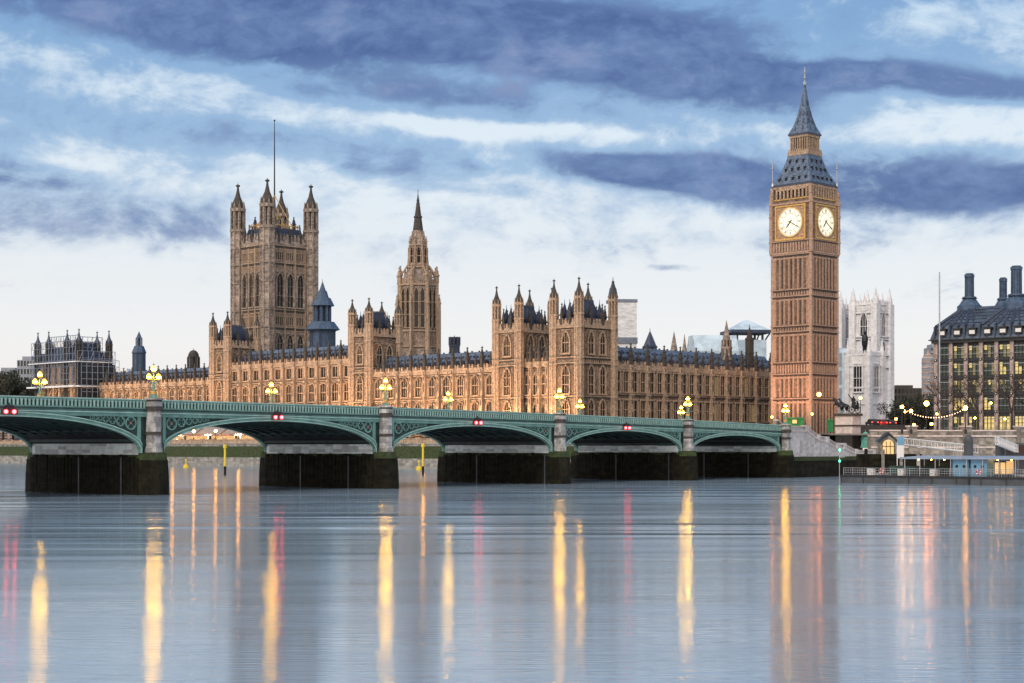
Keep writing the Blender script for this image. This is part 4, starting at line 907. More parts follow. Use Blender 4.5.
def pier(t):
    root = thing('pier', '', '', (0, 0, 0)); del root['label']; del root['category']; root.parent = bridge
    x = -t; mb = MB()
    def hexa(hw, ny, fy, z): return [(x-hw, 0, z), (x, -ny, z), (x+hw, 0, z), (x+hw, BW, z), (x, BW+fy, z), (x-hw, BW, z)]
    def loft(p, q, m):
        n_ = len(p); mb.add(p+q, [(i, (i+1) % n_, n_+(i+1) % n_, n_+i) for i in range(n_)] + [tuple(range(n_))[::-1], tuple(range(n_, 2*n_))], m)
    def hexb(hw, ny, z): return [(x-hw, .6, z), (x-hw*.75, -ny*.72, z), (x-hw*.28, -ny, z), (x+hw*.28, -ny, z), (x+hw*.75, -ny*.72, z), (x+hw, .6, z), (x+hw, BW-.6, z), (x+hw*.75, BW+ny*.72, z), (x+hw*.28, BW+ny, z), (x-hw*.28, BW+ny, z), (x-hw*.75, BW+ny*.72, z), (x-hw, BW-.6, z)]
    loft(hexb(1.86, 2.1, -4), hexb(1.74, 1.9, 2.2), 0); loft(hexb(1.74, 1.9, 2.2), hexb(1.64, 1.74, 4.0), 0); loft(hexb(1.62, 1.70, 4.0), hexb(1.5, 1.5, SPR-.02), 1)
    for k in range(30):                          # tide-rotted timber fendering, ragged on top
        for sg in (-1, 1): y = .4+k*.71; hgt = SPR+random.uniform(-.75, -.25); mb.box(x+sg*1.70-.12, y, -2, x+sg*1.70+.12, y+random.uniform(.5, .70), hgt, 0)
    for k in range(2): y = 4+k*9+random.uniform(-3, 3); mb.box(x+1.80, y, -.5, x+1.9, y+.18, SPR-.6, 2); mb.box(x-1.9, y, -.5, x-1.80, y+.18, SPR-.6, 2)
    for z in (1.0, 2.4): mb.box(x-1.86, .5, z, x+1.86, BW-.5, z+.16, 0)
    mb.build('pier_base', ['weed', 'algae', 'hull'], root)
    mb = MB(); mb.box(x-HW+.1, .3, SPR-.1, x+HW-.1, BW-.3, BH(t)-1.6, 0); mb.box(x-HW-.12, .62, SPR-.3, x+HW+.12, BW-.62, SPR+1.75, 1)
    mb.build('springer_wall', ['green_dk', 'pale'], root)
    for y, s_ in ((0, -1), (BW, 1)):
        mb = MB(); z1 = BH(t); cy = y+s_*.25
        mb.frus(x, cy, SPR-.1, SPR+.7, 1.0, .9, 8, 0); mb.frus(x, cy, SPR+.7, z1-1.35, .84, .82, 8, 0)
        mb.frus(x, cy, SPR+2.0, SPR+2.35, .96, .96, 8, 1); mb.frus(x, cy, z1-1.35, z1-.95, 1.0, 1.0, 8, 1); mb.frus(x, cy, z1-.95, z1-.05, .9, .9, 8, 1); mb.frus(x, cy, z1-.8, z1-.25, .93, .93, 8, 0); mb.frus(x, cy, z1-.05, z1+.16, 1.06, 1.0, 8, 0)
        mb.build('pier_column', ['granite', 'soot_shade'], root)
for t in PT[:6]: pier(t)
# lamps: three lanterns on an iron standard, over each pier, both parapets
lm = MB(); lm.prof(0, 0, [(0, .42), (.35, .42), (.4, .3), (.9, .26), (1.0, .34), (1.1, .16), (2.3, .10), (2.4, .17), (2.5, .1), (3.0, .09)], 8, 0); lm.prof(0, 0, [(.45, .33), (.85, .33)], 8, 1)
for sg in (-1, 1): lm.path([(0, 0, 1.75), (sg*.35, 0, 1.68), (sg*.62, 0, 1.85), (sg*.68, 0, 2.1)], .055, 6); lm.tube((0, 0, 2.25), (sg*.6, 0, 1.95), .04, 5)
lm = lm.mesh('lamp_standard', ['green', 'gold'])
gm = MB(); gm.prof(0, 0, [(0, .12), (.1, .18), (.2, .22)], 8, 0); gm.prof(0, 0, [(.2, .22), (.38, .26)], 8, 1); gm.prof(0, 0, [(.38, .26), (.45, .27), (.5, .26), (.7, .12), (.78, .05)], 8, 0); gm = gm.mesh('lantern', ['glow', 'core'])
cm = MB(); cm.frus(0, 0, .78, .86, .12, .12, 8, 0); cm.frus(0, 0, .86, 1.05, .04, .02, 6, 0); cm.frus(0, 0, -.05, .02, .16, .16, 8, 0); cm = cm.mesh('lantern_cap', ['black'])
names = ['nearest clock tower, at bridge end', 'second from the bridge end', 'third from the bridge end', 'fourth from the bridge end, left of middle', 'on leftmost visible pier', 'beyond the left edge']
def bridge_lamp(t, y, label):
    x, yy = brp(-t, y); r = thing('bridge_lamp', label, 'street lamp', (x, yy, BH(t)+.14 if y < 3 else BH(t)+.14), BR, 'three-lantern lamps on the bridge parapets')
    inst(lm, 'lamp_standard', r, (0, 0, 0))
    for x_, z in ((-.68, 2.1), (.68, 2.1), (0, 3.0)): g = inst(gm, 'lantern', r, (x_, 0, z)); inst(cm, 'lantern_cap', g, (0, 0, 0))
for i, t in enumerate(PT[:5]):
    bridge_lamp(t, -.25, 'green three-lantern lamp on near bridge parapet, ' + names[i]); bridge_lamp(t, BW+.25, 'green three-lantern lamp on far bridge parapet, ' + names[i])
# red navigation lights under each crown
sb_ = MB(); sb_.box(-.95, -.32, 0, .95, -.16, .52, 0); sb_.box(-.5, -.4, .52, .5, -.12, .95, 0); sb_.tube((0, -.2, .9), (0, -.2, 1.2), .08, 6); sb_ = sb_.mesh('housing', ['black'])
rd = MB(); rd.ball((0, 0, 0), .21, 0, 10, 7); rd = rd.mesh('red_lamp', ['glow_r'])
nm = ['over the arch nearest the stairs', 'over the second arch from the stairs', 'over the middle arch in view', 'over the arch with white tents below', 'over leftmost arch in view', 'over an arch outside the left edge']
for i, (a, b_) in enumerate(zip(PT, PT[1:])):
    t = (a+b_)/2; x, y = brp(-t, 0)
    if i > 4 or i == 0: continue
    r = thing('signal_light', 'pair of red navigation lights ' + nm[i], 'signal light', (x, y, BH(t)-1.98), BR, 'red navigation lights on the bridge')
    inst(sb_, 'housing', r, (0, 0, 0)); inst(rd, 'red_lamp', r, (-.5, -.4, .26)); inst(rd, 'red_lamp', r, (.5, -.4, .26))
# ------------------------------------------------------------------ far bank below the palace: river wall, terrace, tents
x, y = pal(420, -TW); Lw = 440
root = thing('river_wall', 'weedy stone river wall below the palace terrace', 'wall', (x, y, 0), TH); BASE[root.name] = 0
mb = MB(); mb.box(0, 0, -4, Lw, .9, 3.6, 0); mb.box(0, .12, 3.6, Lw, 1.2, 6.4, 0); mb.box(-.1, -.16, 6.2, Lw, 1.3, 6.5, 0)
mb.build('wall', ['river_wall'], root)
mb = MB(); mb.box(0, -.10, 2.6, Lw, .1, 4.6, 0); mb.box(0, .02, 4.5, Lw, .14, 5.7, 0); mb.build('weed_band', ['algae'], root)
mb = MB(); mb.box(0, .2, 6.5, Lw, .7, 7.5, 0); mb.box(0, .05, 7.5, Lw, .85, 7.7, 0)
for k in range(80): mb.box(k*5.5-.5, .02, 6.5, k*5.5+.5, .9, 7.95, 0)
mb.build('parapet', ['trim'], root)
w = MB(); w.add([(0, 1.2, 6.7), (Lw, 1.2, 6.7), (Lw, TW+2, 6.7), (0, TW+2, 6.7)], [(0, 1, 2, 3)]); 
o = w.build('terrace_paving', ['paving']); o.location = (x, y, 0); o.rotation_euler = (0, 0, TH); struct(o)
def tent(t, label, stripe=False, Lt=12.0):
    x, y = pal(t, -8.6); r = thing('marquee', label, 'tent', (x, y, 6.7), TH, 'white tents on the palace terrace')
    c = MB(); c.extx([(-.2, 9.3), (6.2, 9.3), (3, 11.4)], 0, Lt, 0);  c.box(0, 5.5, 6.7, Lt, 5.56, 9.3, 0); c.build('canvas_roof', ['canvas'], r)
    vl = MB()
    for k in range(24): vl.box(Lt*k/24, -.05, 8.8, Lt*(k+1)/24, .02, 9.34, k % 2)
    vl.build('valance', ['rose', 'canvas'], r)
    p = MB()
    for k in range(5): p.box(Lt*k/4-.07, -.07, 6.7, Lt*k/4+.07, .07, 9.0, 0)
    p.build('pole', ['white'], r)
    b_ = MB(); b_.box(.2, 5.3, 7.2, Lt-.2, 5.45, 8.8, 0); b_.build('lit_interior', ['lit_w'], r)
for i, t in enumerate((108, 121, 134, 147, 160, 173)):
    tent(t, 'white terrace tent with lit inside, ' + ['rightmost under the second arch from left', 'just left of the rightmost tent', 'third tent from the right under the arch', 'fourth tent from the right under the arch', 'fifth tent from the right beside pier column', 'sixth tent mostly behind the left pier column'][i])
# terrace lamp standards; their light washes the stone above
tl = MB(); tl.prof(0, 0, [(0, .2), (.3, .2), (.4, .08), (2.2, .07)], 6, 0); tl = tl.mesh('lamp_standard', ['black'])
tg = MB(); tg.ball((0, 0, 2.45), .42, 0, 10, 7); tg = tg.mesh('globe', ['glow_w'])
k = 0
for t in (16, 30, 44, 58, 72, 86, 100, 111, 122, 133, 144, 155, 166, 180, 196, 212, 228):
    x, y = pal(t, -TW+.45); r = thing('terrace_lamp', f'globe lamp on the palace terrace parapet', 'lamp', (x, y, 7.7), TH, 'globe lamps along the palace terrace parapet')
    inst(tl, 'lamp_standard', r, (0, 0, 0)); inst(tg, 'globe', r, (0, 0, 0))
# floodlights at the foot of the walls: shallow boxes aimed up the stone
fh = MB(); fh.box(-.5, -.25, 0, .5, .25, .35, 0); fh.box(-.42, -.18, .35, .42, .18, .38, 1); fh = fh.mesh('floodlight', ['black', 'glow_w'])
def flood(x, y, z, aim, power, col=(1, .57, .28), spot=84, size=.6):
    o = tag(inst(fh, 'floodlight', None, (x, y, z)), 'small black floodlight box at foot of the palace and tower walls', 'floodlight', 'floodlights at the foot of the walls')
    d = bpy.data.lights.new('floodlight_beam', 'SPOT'); d.energy = power; d.color = col; d.spot_size = R(spot); d.spot_blend = .9; d.shadow_soft_size = size
    q = bpy.data.objects.new('floodlight_beam', d); COL.objects.link(q); q.parent = o; q.location = (0, 0, .5)
    v = (aim[0]-x, aim[1]-y, aim[2]-z-.5); hl_ = sqrt(v[0]**2+v[1]**2); q.rotation_euler = (math.atan2(hl_, -v[2]), 0, math.atan2(v[1], v[0])-pi/2)
FL = 30000
for t in range(6, 232, 15): a = pal(t, -10.4); b_ = pal(t, 0); flood(a[0], a[1], 6.75, (b_[0], b_[1], 20), FL)
def etl(x, y): c, s_ = cos(TH), sin(TH); return (ET[0]+c*x-s_*y, ET[1]+s_*x+c*y)
for x, y, ax_, ay_ in ((-4, -17, -2, -6), (5, -17, 2, -6), (17, 0, 6, 0)):
    a, b_ = etl(x, y), etl(ax_, ay_); flood(a[0], a[1], G+.02, (b_[0], b_[1], 34), 15000 if y < -1 else 7000, (1, .50, .28), 110)
# ------------------------------------------------------------------ things in the river
def river_post(px, Y, ytop, label):
    x, y = at(px, Y); r = thing('river_post', label, 'post', (x, y, 0), 0, 'yellow posts in the river'); BASE[r.name] = 0
    mb = MB(); mb.frus(0, 0, -3, 1.7, .22, .22, 8, 1); mb.frus(0, 0, 1.7, hz(ytop, Y), .20, .20, 8, 0); mb.frus(0, 0, hz(ytop, Y)-.6, hz(ytop, Y)+.1, .34, .34, 8, 0); mb.build('pole', ['yellow', 'weed'], r)
river_post(225, 330, 445, 'yellow marker post under the arch with white tents'); river_post(423, 330, 444, 'yellow marker post under the arch left of middle')
def buoy(px, Y, label):
    x, y = at(px, Y); r = thing('mooring_buoy', label, 'buoy', (x, y, 0)); BASE[r.name] = 0
    mb = MB(); mb.ball((0, 0, .25), .75, 0, 10, 7); mb.tube((0, 0, .8), (0, 0, 2.0), .12, 6, 0); mb.ball((0, 0, 2.0), .3); mb.build('float', ['yellow'], r)
buoy(186, 440, 'small yellow buoy left of the yellow post under arch'); buoy(419, 400, 'small yellow buoy beside the post under arch left of middle')
# ------------------------------------------------------------------ abutment, river stairs and balustrade
x, y = AB; root = thing('abutment_stairs', 'granite abutment with balustraded stairs descending from bridge end', 'stairs', (x, y, 0), BR); BASE[root.name] = 0
mb = MB()
prof = [(.6, 9.3), (6.4, 9.3), (10.6, 7.65), (13.9, 7.25), (17.6, 6.1), (20.4, 6.07), (24.9, 4.95), (32, 4.95)]   # coping line in metres along the wall
# the stair wall stands square to the view of the river, running west from the bridge's end
sw = [(0.6, -.6)]
def wallseg(x0, z0, x1, z1, y0, y1, zb, m, cap=None):
    mb.ext([(x0, zb), (x1, zb), (x1, z1), (x0, z0)], y0, y1, m)
for (xa, za), (xb, zb) in zip(prof, prof[1:]):
    wallseg(xa, za-1.0, xb, zb-1.0, -.9, -.1, 3.4, 0)
    mb.ext([(xa, za-1.0), (xb, zb-1.0), (xb, zb-.84), (xa, za-.84)], -1.05, .05, 1); mb.ext([(xa, za-.84), (xb, zb-.84), (xb, zb-.14), (xa, za-.14)], -.72, -.28, 2); mb.ext([(xa, za-.14), (xb, zb-.14), (xb, zb), (xa, za)], -.95, -.05, 1)
mb.box(-1.2, -.95, -4, 32.4, 0, 3.3, 3); mb.box(-1.2, -1.0, 3.0, 32.4, -.05, 3.75, 4); mb.box(-1.4, 0, -4, 6, BW, 8.0, 3)
for x_, z in prof[1:]: mb.box(x_-.45, -1.1, z-1.0, x_+.45, .1, z+.18, 0)
mb.build('stair_wall', ['stair_granite', 'pink_granite', 'stair_granite', 'weed', 'algae'], root)
mb = MB()
for i in range(26):
    f = i/25; mb.box(6.4+f*18.5, 0, 2, 6.4+f*18.5+.8, 5.2, 8.2-f*4.3, 0)
mb.box(24.8, 0, 2, 32, 5.2, 3.8, 0); mb.box(0, 0, 2, 6.5, 5.2, 8.2, 0)
mb.build('stair_flight', ['paving'], root)
mb = MB(); bk = [(q, z+1.5-.03*q) for q, z in prof[1:]]
for (xa, za), (xb, zb) in zip(bk, bk[1:]):
    mb.ext([(xa, 2), (xb, 2), (xb, zb-.3), (xa, za-.3)], 5.3, 6.0, 0); mb.ext([(xa, za-.3), (xb, zb-.3), (xb, zb), (xa, za)], 5.1, 6.2, 1)
mb.build('rear_balustrade', ['brick_wall', 'pink_granite'], root)
# ------------------------------------------------------------------ plinth and bronze chariot group
PL = at(848, 336); root = thing('statue_plinth', 'broad pale granite plinth carrying the bronze chariot', 'plinth', (PL[0], PL[1], 3), TH); BASE[root.name] = 3
zt = hz(413.5, 336)
mb = MB(); mb.box(-2.0, -1.5, 3, 2.0, 1.5, zt-.5, 0); mb.box(-2.3, -1.8, zt-.5, 2.3, 1.8, zt, 1); mb.box(-2.15, -1.65, zt-2.6, 2.15, 1.65, zt-2.3, 1); mb.box(-2.3, -1.8, 3, 2.3, 1.8, 5.4, 0)
mb.build('plinth_block', ['pink_granite', 'soot_shade'], root)
root = thing('chariot_statue', 'dark bronze chariot with two rearing horses and standing figures on plinth', 'statue', (PL[0], PL[1], zt), TH+pi); BASE[root.name] = zt
def skinned(name, parent, verts, edges, radii, mats, sub=1):
    bm = bmesh.new(); ly = bm.verts.layers.skin.verify(); vs = [bm.verts.new(p) for p in verts]
    for i, r_ in enumerate(radii): vs[i][ly].radius = (r_, r_); vs[i][ly].use_root = (i == 0)
    for i, j in edges: bm.edges.new((vs[i], vs[j]))
    me = bpy.data.meshes.new(name); bm.to_mesh(me); bm.free(); o = bpy.data.objects.new(name, me); COL.objects.link(o)
    o.modifiers.new('skin', 'SKIN'); m_ = o.modifiers.new('sub', 'SUBSURF'); m_.levels = sub; m_.render_levels = sub
    dg = bpy.context.evaluated_depsgraph_get(); me2 = bpy.data.meshes.new_from_object(o.evaluated_get(dg))
    bpy.data.objects.remove(o); me2.name = name; me2.materials.clear()
    for q in mats: me2.materials.append(M[q])
    me2.polygons.foreach_set('use_smooth', [True]*len(me2.polygons)); return me2
# local x: forwards (the horses' heads), z up
hv = [(0, 0, 1.55), (.75, 0, 1.9), (1.05, 0, 2.35), (1.25, 0, 2.95), (1.65, 0, 2.75), (-.55, 0, 1.35), (-.95, 0, 1.5), (-1.25, 0, .95),
      (.85, .25, 1.75), (1.35, .28, 1.65), (1.45, .28, 1.15), (.85, -.25, 1.75), (1.45, -.28, 1.95), (1.7, -.28, 1.5),
      (-.5, .28, 1.0), (-.35, .3, .75), (-.75, .3, .35), (-.65, .3, 0), (-.5, -.28, 1.0), (-.35, -.3, .75), (-.75, -.3, .35), (-.65, -.3, 0)]
he = [(0, 1), (1, 2), (2, 3), (3, 4), (0, 5), (5, 6), (6, 7), (1, 8), (8, 9), (9, 10), (1, 11), (11, 12), (12, 13), (5, 14), (14, 15), (15, 16), (16, 17), (5, 18), (18, 19), (19, 20), (20, 21)]
hr = [.42, .42, .28, .2, .11, .42, .12, .06, .17, .12, .08, .17, .12, .08, .24, .16, .09, .09, .24, .16, .09, .09]
hm = skinned('horse', root, hv, he, hr, ['bronze'])
for yy in (-.85, .85): inst(hm, 'horse', root, (1.3, yy, .1))
pv = [(0, 0, 1.0), (0, 0, 1.45), (0, 0, 1.7), (0, 0, 1.95), (.1, .35, 1.5), (.35, .6, 1.85), (.5, .75, 2.25), (.05, -.35, 1.5), (.3, -.5, 1.2), (.55, -.45, 1.35), (0, .15, .5), (0, .18, 0), (0, -.15, .5), (0, -.18, 0)]
pe = [(0, 1), (1, 2), (2, 3), (1, 4), (4, 5), (5, 6), (1, 7), (7, 8), (8, 9), (0, 10), (10, 11), (0, 12), (12, 13)]
pm = skinned('figure', root, pv, pe, [.3, .27, .1, .16, .1, .08, .07, .1, .08, .07, .3, .34, .3, .34], ['bronze'])
inst(pm, 'figure', root, (-1.3, 0, 1.05), 0, (1.25, 1.25, 1.25)); inst(pm, 'figure', root, (-1.9, -.6, .85), .5, (.9, .9, .9)); inst(pm, 'figure', root, (-1.9, .6, .85), -.5, (.9, .9, .9))
mb = MB(); mb.box(-2.5, -.9, .7, -.5, .9, .88, 0); mb.extx([(-.95, .85), (.95, .85), (.8, 1.7), (-.8, 1.7)], -.62, -.45, 0); mb.tube((-.5, 0, .8), (1.6, 0, 1.3), .09, 6); mb.tube((-1.2, .5, 2.6), (-.2, .75, 4.9), .05, 5); mb.tube((-1.6, -1.15, .7), (-1.6, 1.15, .7), .08, 6); mb.build('chariot_body', ['bronze'], root)
mb = MB()
for i in range(16):
    a, b_ = 2*pi*i/16, 2*pi*(i+1)/16; mb.ext([(.7*cos(a), .7*sin(a)), (.7*cos(b_), .7*sin(b_)), (.55*cos(b_), .55*sin(b_)), (.55*cos(a), .55*sin(a))], -.06, .06)
for i in range(4): a = pi*i/4; mb.tube((.6*cos(a), 0, .6*sin(a)), (-.6*cos(a), 0, -.6*sin(a)), .04, 5)
wm_ = mb.mesh('wheel', ['bronze'])
for yy in (-1.1, 1.1): inst(wm_, 'wheel', root, (-1.6, yy, .72))
# kiosks
def kiosk(name, label, px, Y, wpx, ytop, ybot, mat_, dome=False):
    x, y = at(px, Y); zb, zt_ = hz(ybot, Y), hz(ytop, Y); h = wpx/2/FPX*Y; r = thing(name, label, 'kiosk', (x, y, zb), -.15); BASE[r.name] = zb
    mb = MB()
    if dome:
        mb.frus(0, 0, zb, zt_-1.3, h, h*.96, 8, 0); mb.prof(0, 0, [(zt_-1.3+1.3*sin(pi/2*q/5), max(.06, h*1.06*cos(pi/2*q/5))) for q in range(6)], 8, 0); mb.frus(0, 0, zt_-.1, zt_+.4, .08, .02, 6, 0); mb.frus(0, 0, zt_-1.45, zt_-1.25, h*1.15, h*1.15, 8, 0); mb.frus(0, 0, zb, zb+.3, h*1.1, h*1.1, 8, 0)
        for i in range(8): a = 2*pi*(i+.5)/8; mb.frus(h*1.02*cos(a), h*1.02*sin(a), zb, zt_-1.3, .07, .07, 4, 0)
        mb.build('kiosk_body', [mat_], r)
    else:
        mb.box(-h, -1.0, zb, h, 1.0, zt_-.25, 0); mb.box(-h-.2, -1.25, zt_-.25, h+.2, 1.2, zt_, 0); mb.box(-h*.8, -1.05, zb+.9, h*.8, -.98, zb+1.0, 0)
        for q in range(4): mb.box(-h+2*h*q/3-.05, -1.06, zb, -h+2*h*q/3+.05, -.98, zt_-.25, 0)
        mb.build('kiosk_body', [mat_], r)
        if h > 1: lb = MB(); lb.box(-h*.25, -1.27, zt_-1.1, h*.25, -1.2, zt_-.45, 0); lb.build('lit_hatch', ['lit_w'], r)
kiosk('street_kiosk', 'wide green kiosk at the head of the stairs', 794.5, 306, 17, 417.5, 428, 'kiosk_green'); kiosk('street_kiosk', 'narrow green kiosk beside the statue plinth', 830, 326, 5, 419.5, 432, 'kiosk_green'); kiosk('domed_kiosk', 'pale verdigris kiosk with ribbed dome at foot of the stairs', 865.5, 327, 8, 432, 448, 'copper', True)
# ------------------------------------------------------------------ embankment wall, road and traffic
EA, EB = at(871, 324), at(1180, 335)
el_ = sqrt((EB[0]-EA[0])**2+(EB[1]-EA[1])**2); er = math.atan2(EB[1]-EA[1], EB[0]-EA[0])
root = thing('embankment_wall', 'long granite embankment wall with piers below the office block', 'wall', (EA[0], EA[1], 0), er); BASE[root.name] = 0
mb = MB(); mb.box(0, 0, -4, el_, 1.6, 7.6, 0); mb.box(0, -.12, 1.0, el_, 0, 3.4, 2); mb.box(0, -.2, 7.5, el_, 1.8, 7.8, 1); mb.box(0, .15, 7.8, el_, .75, 8.6, 0); mb.box(0, 0, 8.6, el_, .9, 8.85, 1); mb.box(0, -.1, 5.3, el_, .1, 5.6, 1); mb.build('wall', ['brick_wall', 'pink_granite', 'weed'], root)
pm_ = MB(); pm_.box(-.8, -.4, 0, .8, 1.2, 9.4, 0); pm_.box(-.95, -.55, 9.4, .95, 1.35, 9.7, 1); pm_ = pm_.mesh('wall_pier', ['brick_wall', 'pink_granite'])
for x_ in (8.5, 19.7, 31, 43, 55): inst(pm_, 'wall_pier', root, (x_, 0, 0))
w = MB(); rx0, ry0 = EA
c, s_ = cos(er), sin(er); f = lambda a, b_: (rx0+c*a-s_*b_, ry0+s_*a+c*b_)
P = [f(-20, 6), f(90, 6), f(90, 20), f(-20, 20)]; w.add([(x, y, G+.012) for x, y in P], [(0, 1, 2, 3)]); struct(w.build('embankment_road', ['asphalt']))
w = MB(); P = [f(-20, 1.7), f(90, 1.7), f(90, 5.9), f(-20, 5.9)]; w.add([(x, y, z) for z in (G-.2, G+.13) for x, y in P], [(4, 5, 6, 7), (0, 1, 5, 4), (1, 2, 6, 5), (2, 3, 7, 6), (3, 0, 4, 7)]); struct(w.build('pavement', ['paving']))
def street_lamp(px, Y, yl, label, glow='glow_o', arm=0.0, z0=G, r_=.32):
    x, y = at(px, Y); r = thing('street_lamp', label, 'street lamp', (x, y, z0), 0, 'street lamps on the west bank'); zl = hz(yl, Y)-z0
    mb = MB(); mb.prof(0, 0, [(0, .22), (.8, .2), (.9, .1), (zl-.2, .07)], 6, 0); mb.frus(0, 0, zl-.35, zl-.2, .2, .2, 6); inst(mb.mesh('lamp_standard', ['black']), 'lamp_standard', r, (0, 0, 0))
    g = MB(); g.ball((0, 0, zl), r_, 0); inst(g.mesh('globe', [glow]), 'globe', r, (0, 0, 0))
street_lamp(819, 402, 394.5, 'orange street lamp lit against the lower clock tower', r_=.5); street_lamp(902, 318, 407, 'amber globe lamp left end of the festoon string', 'glow_w'); street_lamp(911, 320, 411, 'amber globe lamp second along the festoon string', 'glow_w')
street_lamp(926.5, 330, 403.5, 'orange street lamp above the festoon, left of the office block', r_=.5); street_lamp(965.5, 318, 408, 'amber globe lamp at right end of festoon string', 'glow_w', r_=.4); street_lamp(896, 400, 419, 'low orange lamp among the trees by the red cars'); street_lamp(931.5, 360, 424, 'low pinkish lamp behind the wall left of the office block'); street_lamp(914, 345, 425, 'low orange lamp behind the wall under the festoon'); street_lamp(991, 345, 403, 'small white street lamp before the office windows', 'glow_w', r_=.2)
for px_, Y_, y_, l_ in ((772, 330, 417, 'small orange lamp low at left foot of the clock tower'), (812, 330, 414, 'small orange lamp low at right foot of the clock tower'), (905, 400, 412, 'small orange lamp deep behind left end of the festoon'), (883, 395, 421, 'small orange lamp above red car roofs'), (937, 345, 414, 'small orange lamp at corner of the office block'), (975, 340, 418, 'small orange lamp before office arcade middle'), (1005, 342, 419, 'small orange lamp before office arcade right')): street_lamp(px_, Y_, y_, l_, r_=.22)
street_lamp(860.5, 470, 398, 'pinkish street lamp between statue and white church tower', r_=.4)
a, b_ = at(902, 318), at(965.5, 318); r = thing('festoon_lights', 'string of small warm bulbs hanging between two embankment lamps', 'string lights', (a[0], a[1], hz(408, 318))); BASE[r.name] = 0
mb = MB(); n = 24; pts = []
for i in range(n+1):
    q = i/n; z = hz(408, 318)-1.75*4*q*(1-q); pts.append((a[0]*(1-q)+b_[0]*q-a[0], 0, z-hz(408, 318)))
mb.path(pts, .03, 4)
wire = mb.build('wire', ['black'], r, (0, 0, 0))
bm_ = MB(); bm_.ball((0, 0, 0), .085, 0, 6, 5); bm_ = bm_.mesh('bulb', ['bulb'])
for p in pts[1:-1]: inst(bm_, 'bulb', r, (p[0], p[1], p[2]-.1))
# parked and waiting cars, tail lights towards us
def car(px, Y, label, col='car', rz=0.0, zb=G+.02, group='cars on the west bank road'):
    x, y = at(px, Y); r = thing('car', label, 'car', (x, y, zb), rz, group); BASE[r.name] = 0
    mb = MB(); mb.extx([(-2.1, .35), (2.1, .35), (2.15, .8), (1.5, .92), (-1.9, .95), (-2.15, .85)], -.85, .85, 0); mb.extx([(-1.75, .93), (1.3, .92), (.55, 1.45), (-1.2, 1.45)], -.74, .74, 1); mb.extx([(-1.25, 1.43), (.6, 1.43), (.5, 1.5), (-1.1, 1.5)], -.7, .7, 0)
    mb.build('body', [col, 'glass'], r, (0, 0, 0))
    wh = MB(); wh.tube((-.12, 0, 0), (.12, 0, 0), .33, 12); wh = wh.mesh('wheel', ['rubber'])
    for sx in (-.8, .8):
        for sy in (-1.3, 1.35): inst(wh, 'wheel', r, (sx, sy, .34))
    tl_ = MB(); tl_.box(-.12, -.05, -.09, .12, .05, .09); tl_ = tl_.mesh('tail_light', ['tail'])
    for sx in (-.66, .66): inst(tl_, 'tail_light', r, (sx, -2.16, .78))
    return r
car(872, 372, 'dark car with red tail lights left of the low orange lamp', rz=.1, zb=G+2.2); car(881, 375, 'red car with tail lights in the queue before the abbey', 'red', .1, G+2.2); car(890, 378, 'dark car at the right end of the queue before the abbey', rz=.1, zb=G+2.2)
w = MB(); P = [at(850, 355), at(905, 355), at(905, 420), at(850, 420)]; w.add([(x, y, z) for z in (G, G+2.2) for x, y in P], [(4, 5, 6, 7), (0, 1, 5, 4), (1, 2, 6, 5), (2, 3, 7, 6), (3, 0, 4, 7)]); struct(w.build('raised_road', ['asphalt']))
# ------------------------------------------------------------------ pontoon pier
A0, B0 = at(841, 258), at(1060, 232)
ln = sqrt((B0[0]-A0[0])**2+(B0[1]-A0[1])**2); rr = math.atan2(B0[1]-A0[1], B0[0]-A0[0])
root = thing('pier_pontoon', 'long grey floating pier with railings and canopy on river', 'pontoon', (A0[0], A0[1], 0), rr); BASE[root.name] = 0
mb = MB(); mb.box(0, 0, -1, ln, 7, 1.15, 0); mb.box(-.1, -.12, .9, ln, 7.1, 1.2, 1); mb.box(22, -.2, .0, 22.3, 0, 1.2, 1)
for k in range(10): mb.box(k*4, -.05, -.5, k*4+.12, .02, .9, 1)
mb.build('hull', ['hull', 'black'], root)
mb = MB()
for z in (1.6, 1.95, 2.3): mb.tube((.3, .25, z), (ln, .25, z), .03, 5)
for k in range(int(ln/.42)): mb.tube((.3+k*.42, .25, 1.2), (.3+k*.42, .25, 2.3), .022 if k % 4 else .05, 4)
mb.build('railing', ['rail_metal'], root)
mb = MB(); mb.extx([(.6, 3.75), (6.8, 4.05), (6.8, 4.2), (.6, 3.95)], 10.2, ln, 0); mb.box(10.2, .5, 3.70, ln, .62, 4.0, 0); mb.build('canopy', ['canopy'], root)
mb = MB(); mb.tube((0, 0, 1.15), (0, 0, 3.85), .07, 6); cp = mb.mesh('canopy_post', ['rail_metal'])
for k in range(8):
    for yy in (.9, 6.3): inst(cp, 'canopy_post', root, (10.8+k*2.6, yy, 0))
lt = MB(); lt.frus(0, 0, 0, .10, .08, .08, 8); lt = lt.mesh('canopy_light', ['glow_w'])
for k in range(9): inst(lt, 'canopy_light', root, (11.6+k*2.2, 3.4, 3.55))
mb = MB(); mb.box(5, 5.6, 1.15, 26, 5.7, 2.6, 0); mb.build('waiting_screen', ['office_glass'], root)
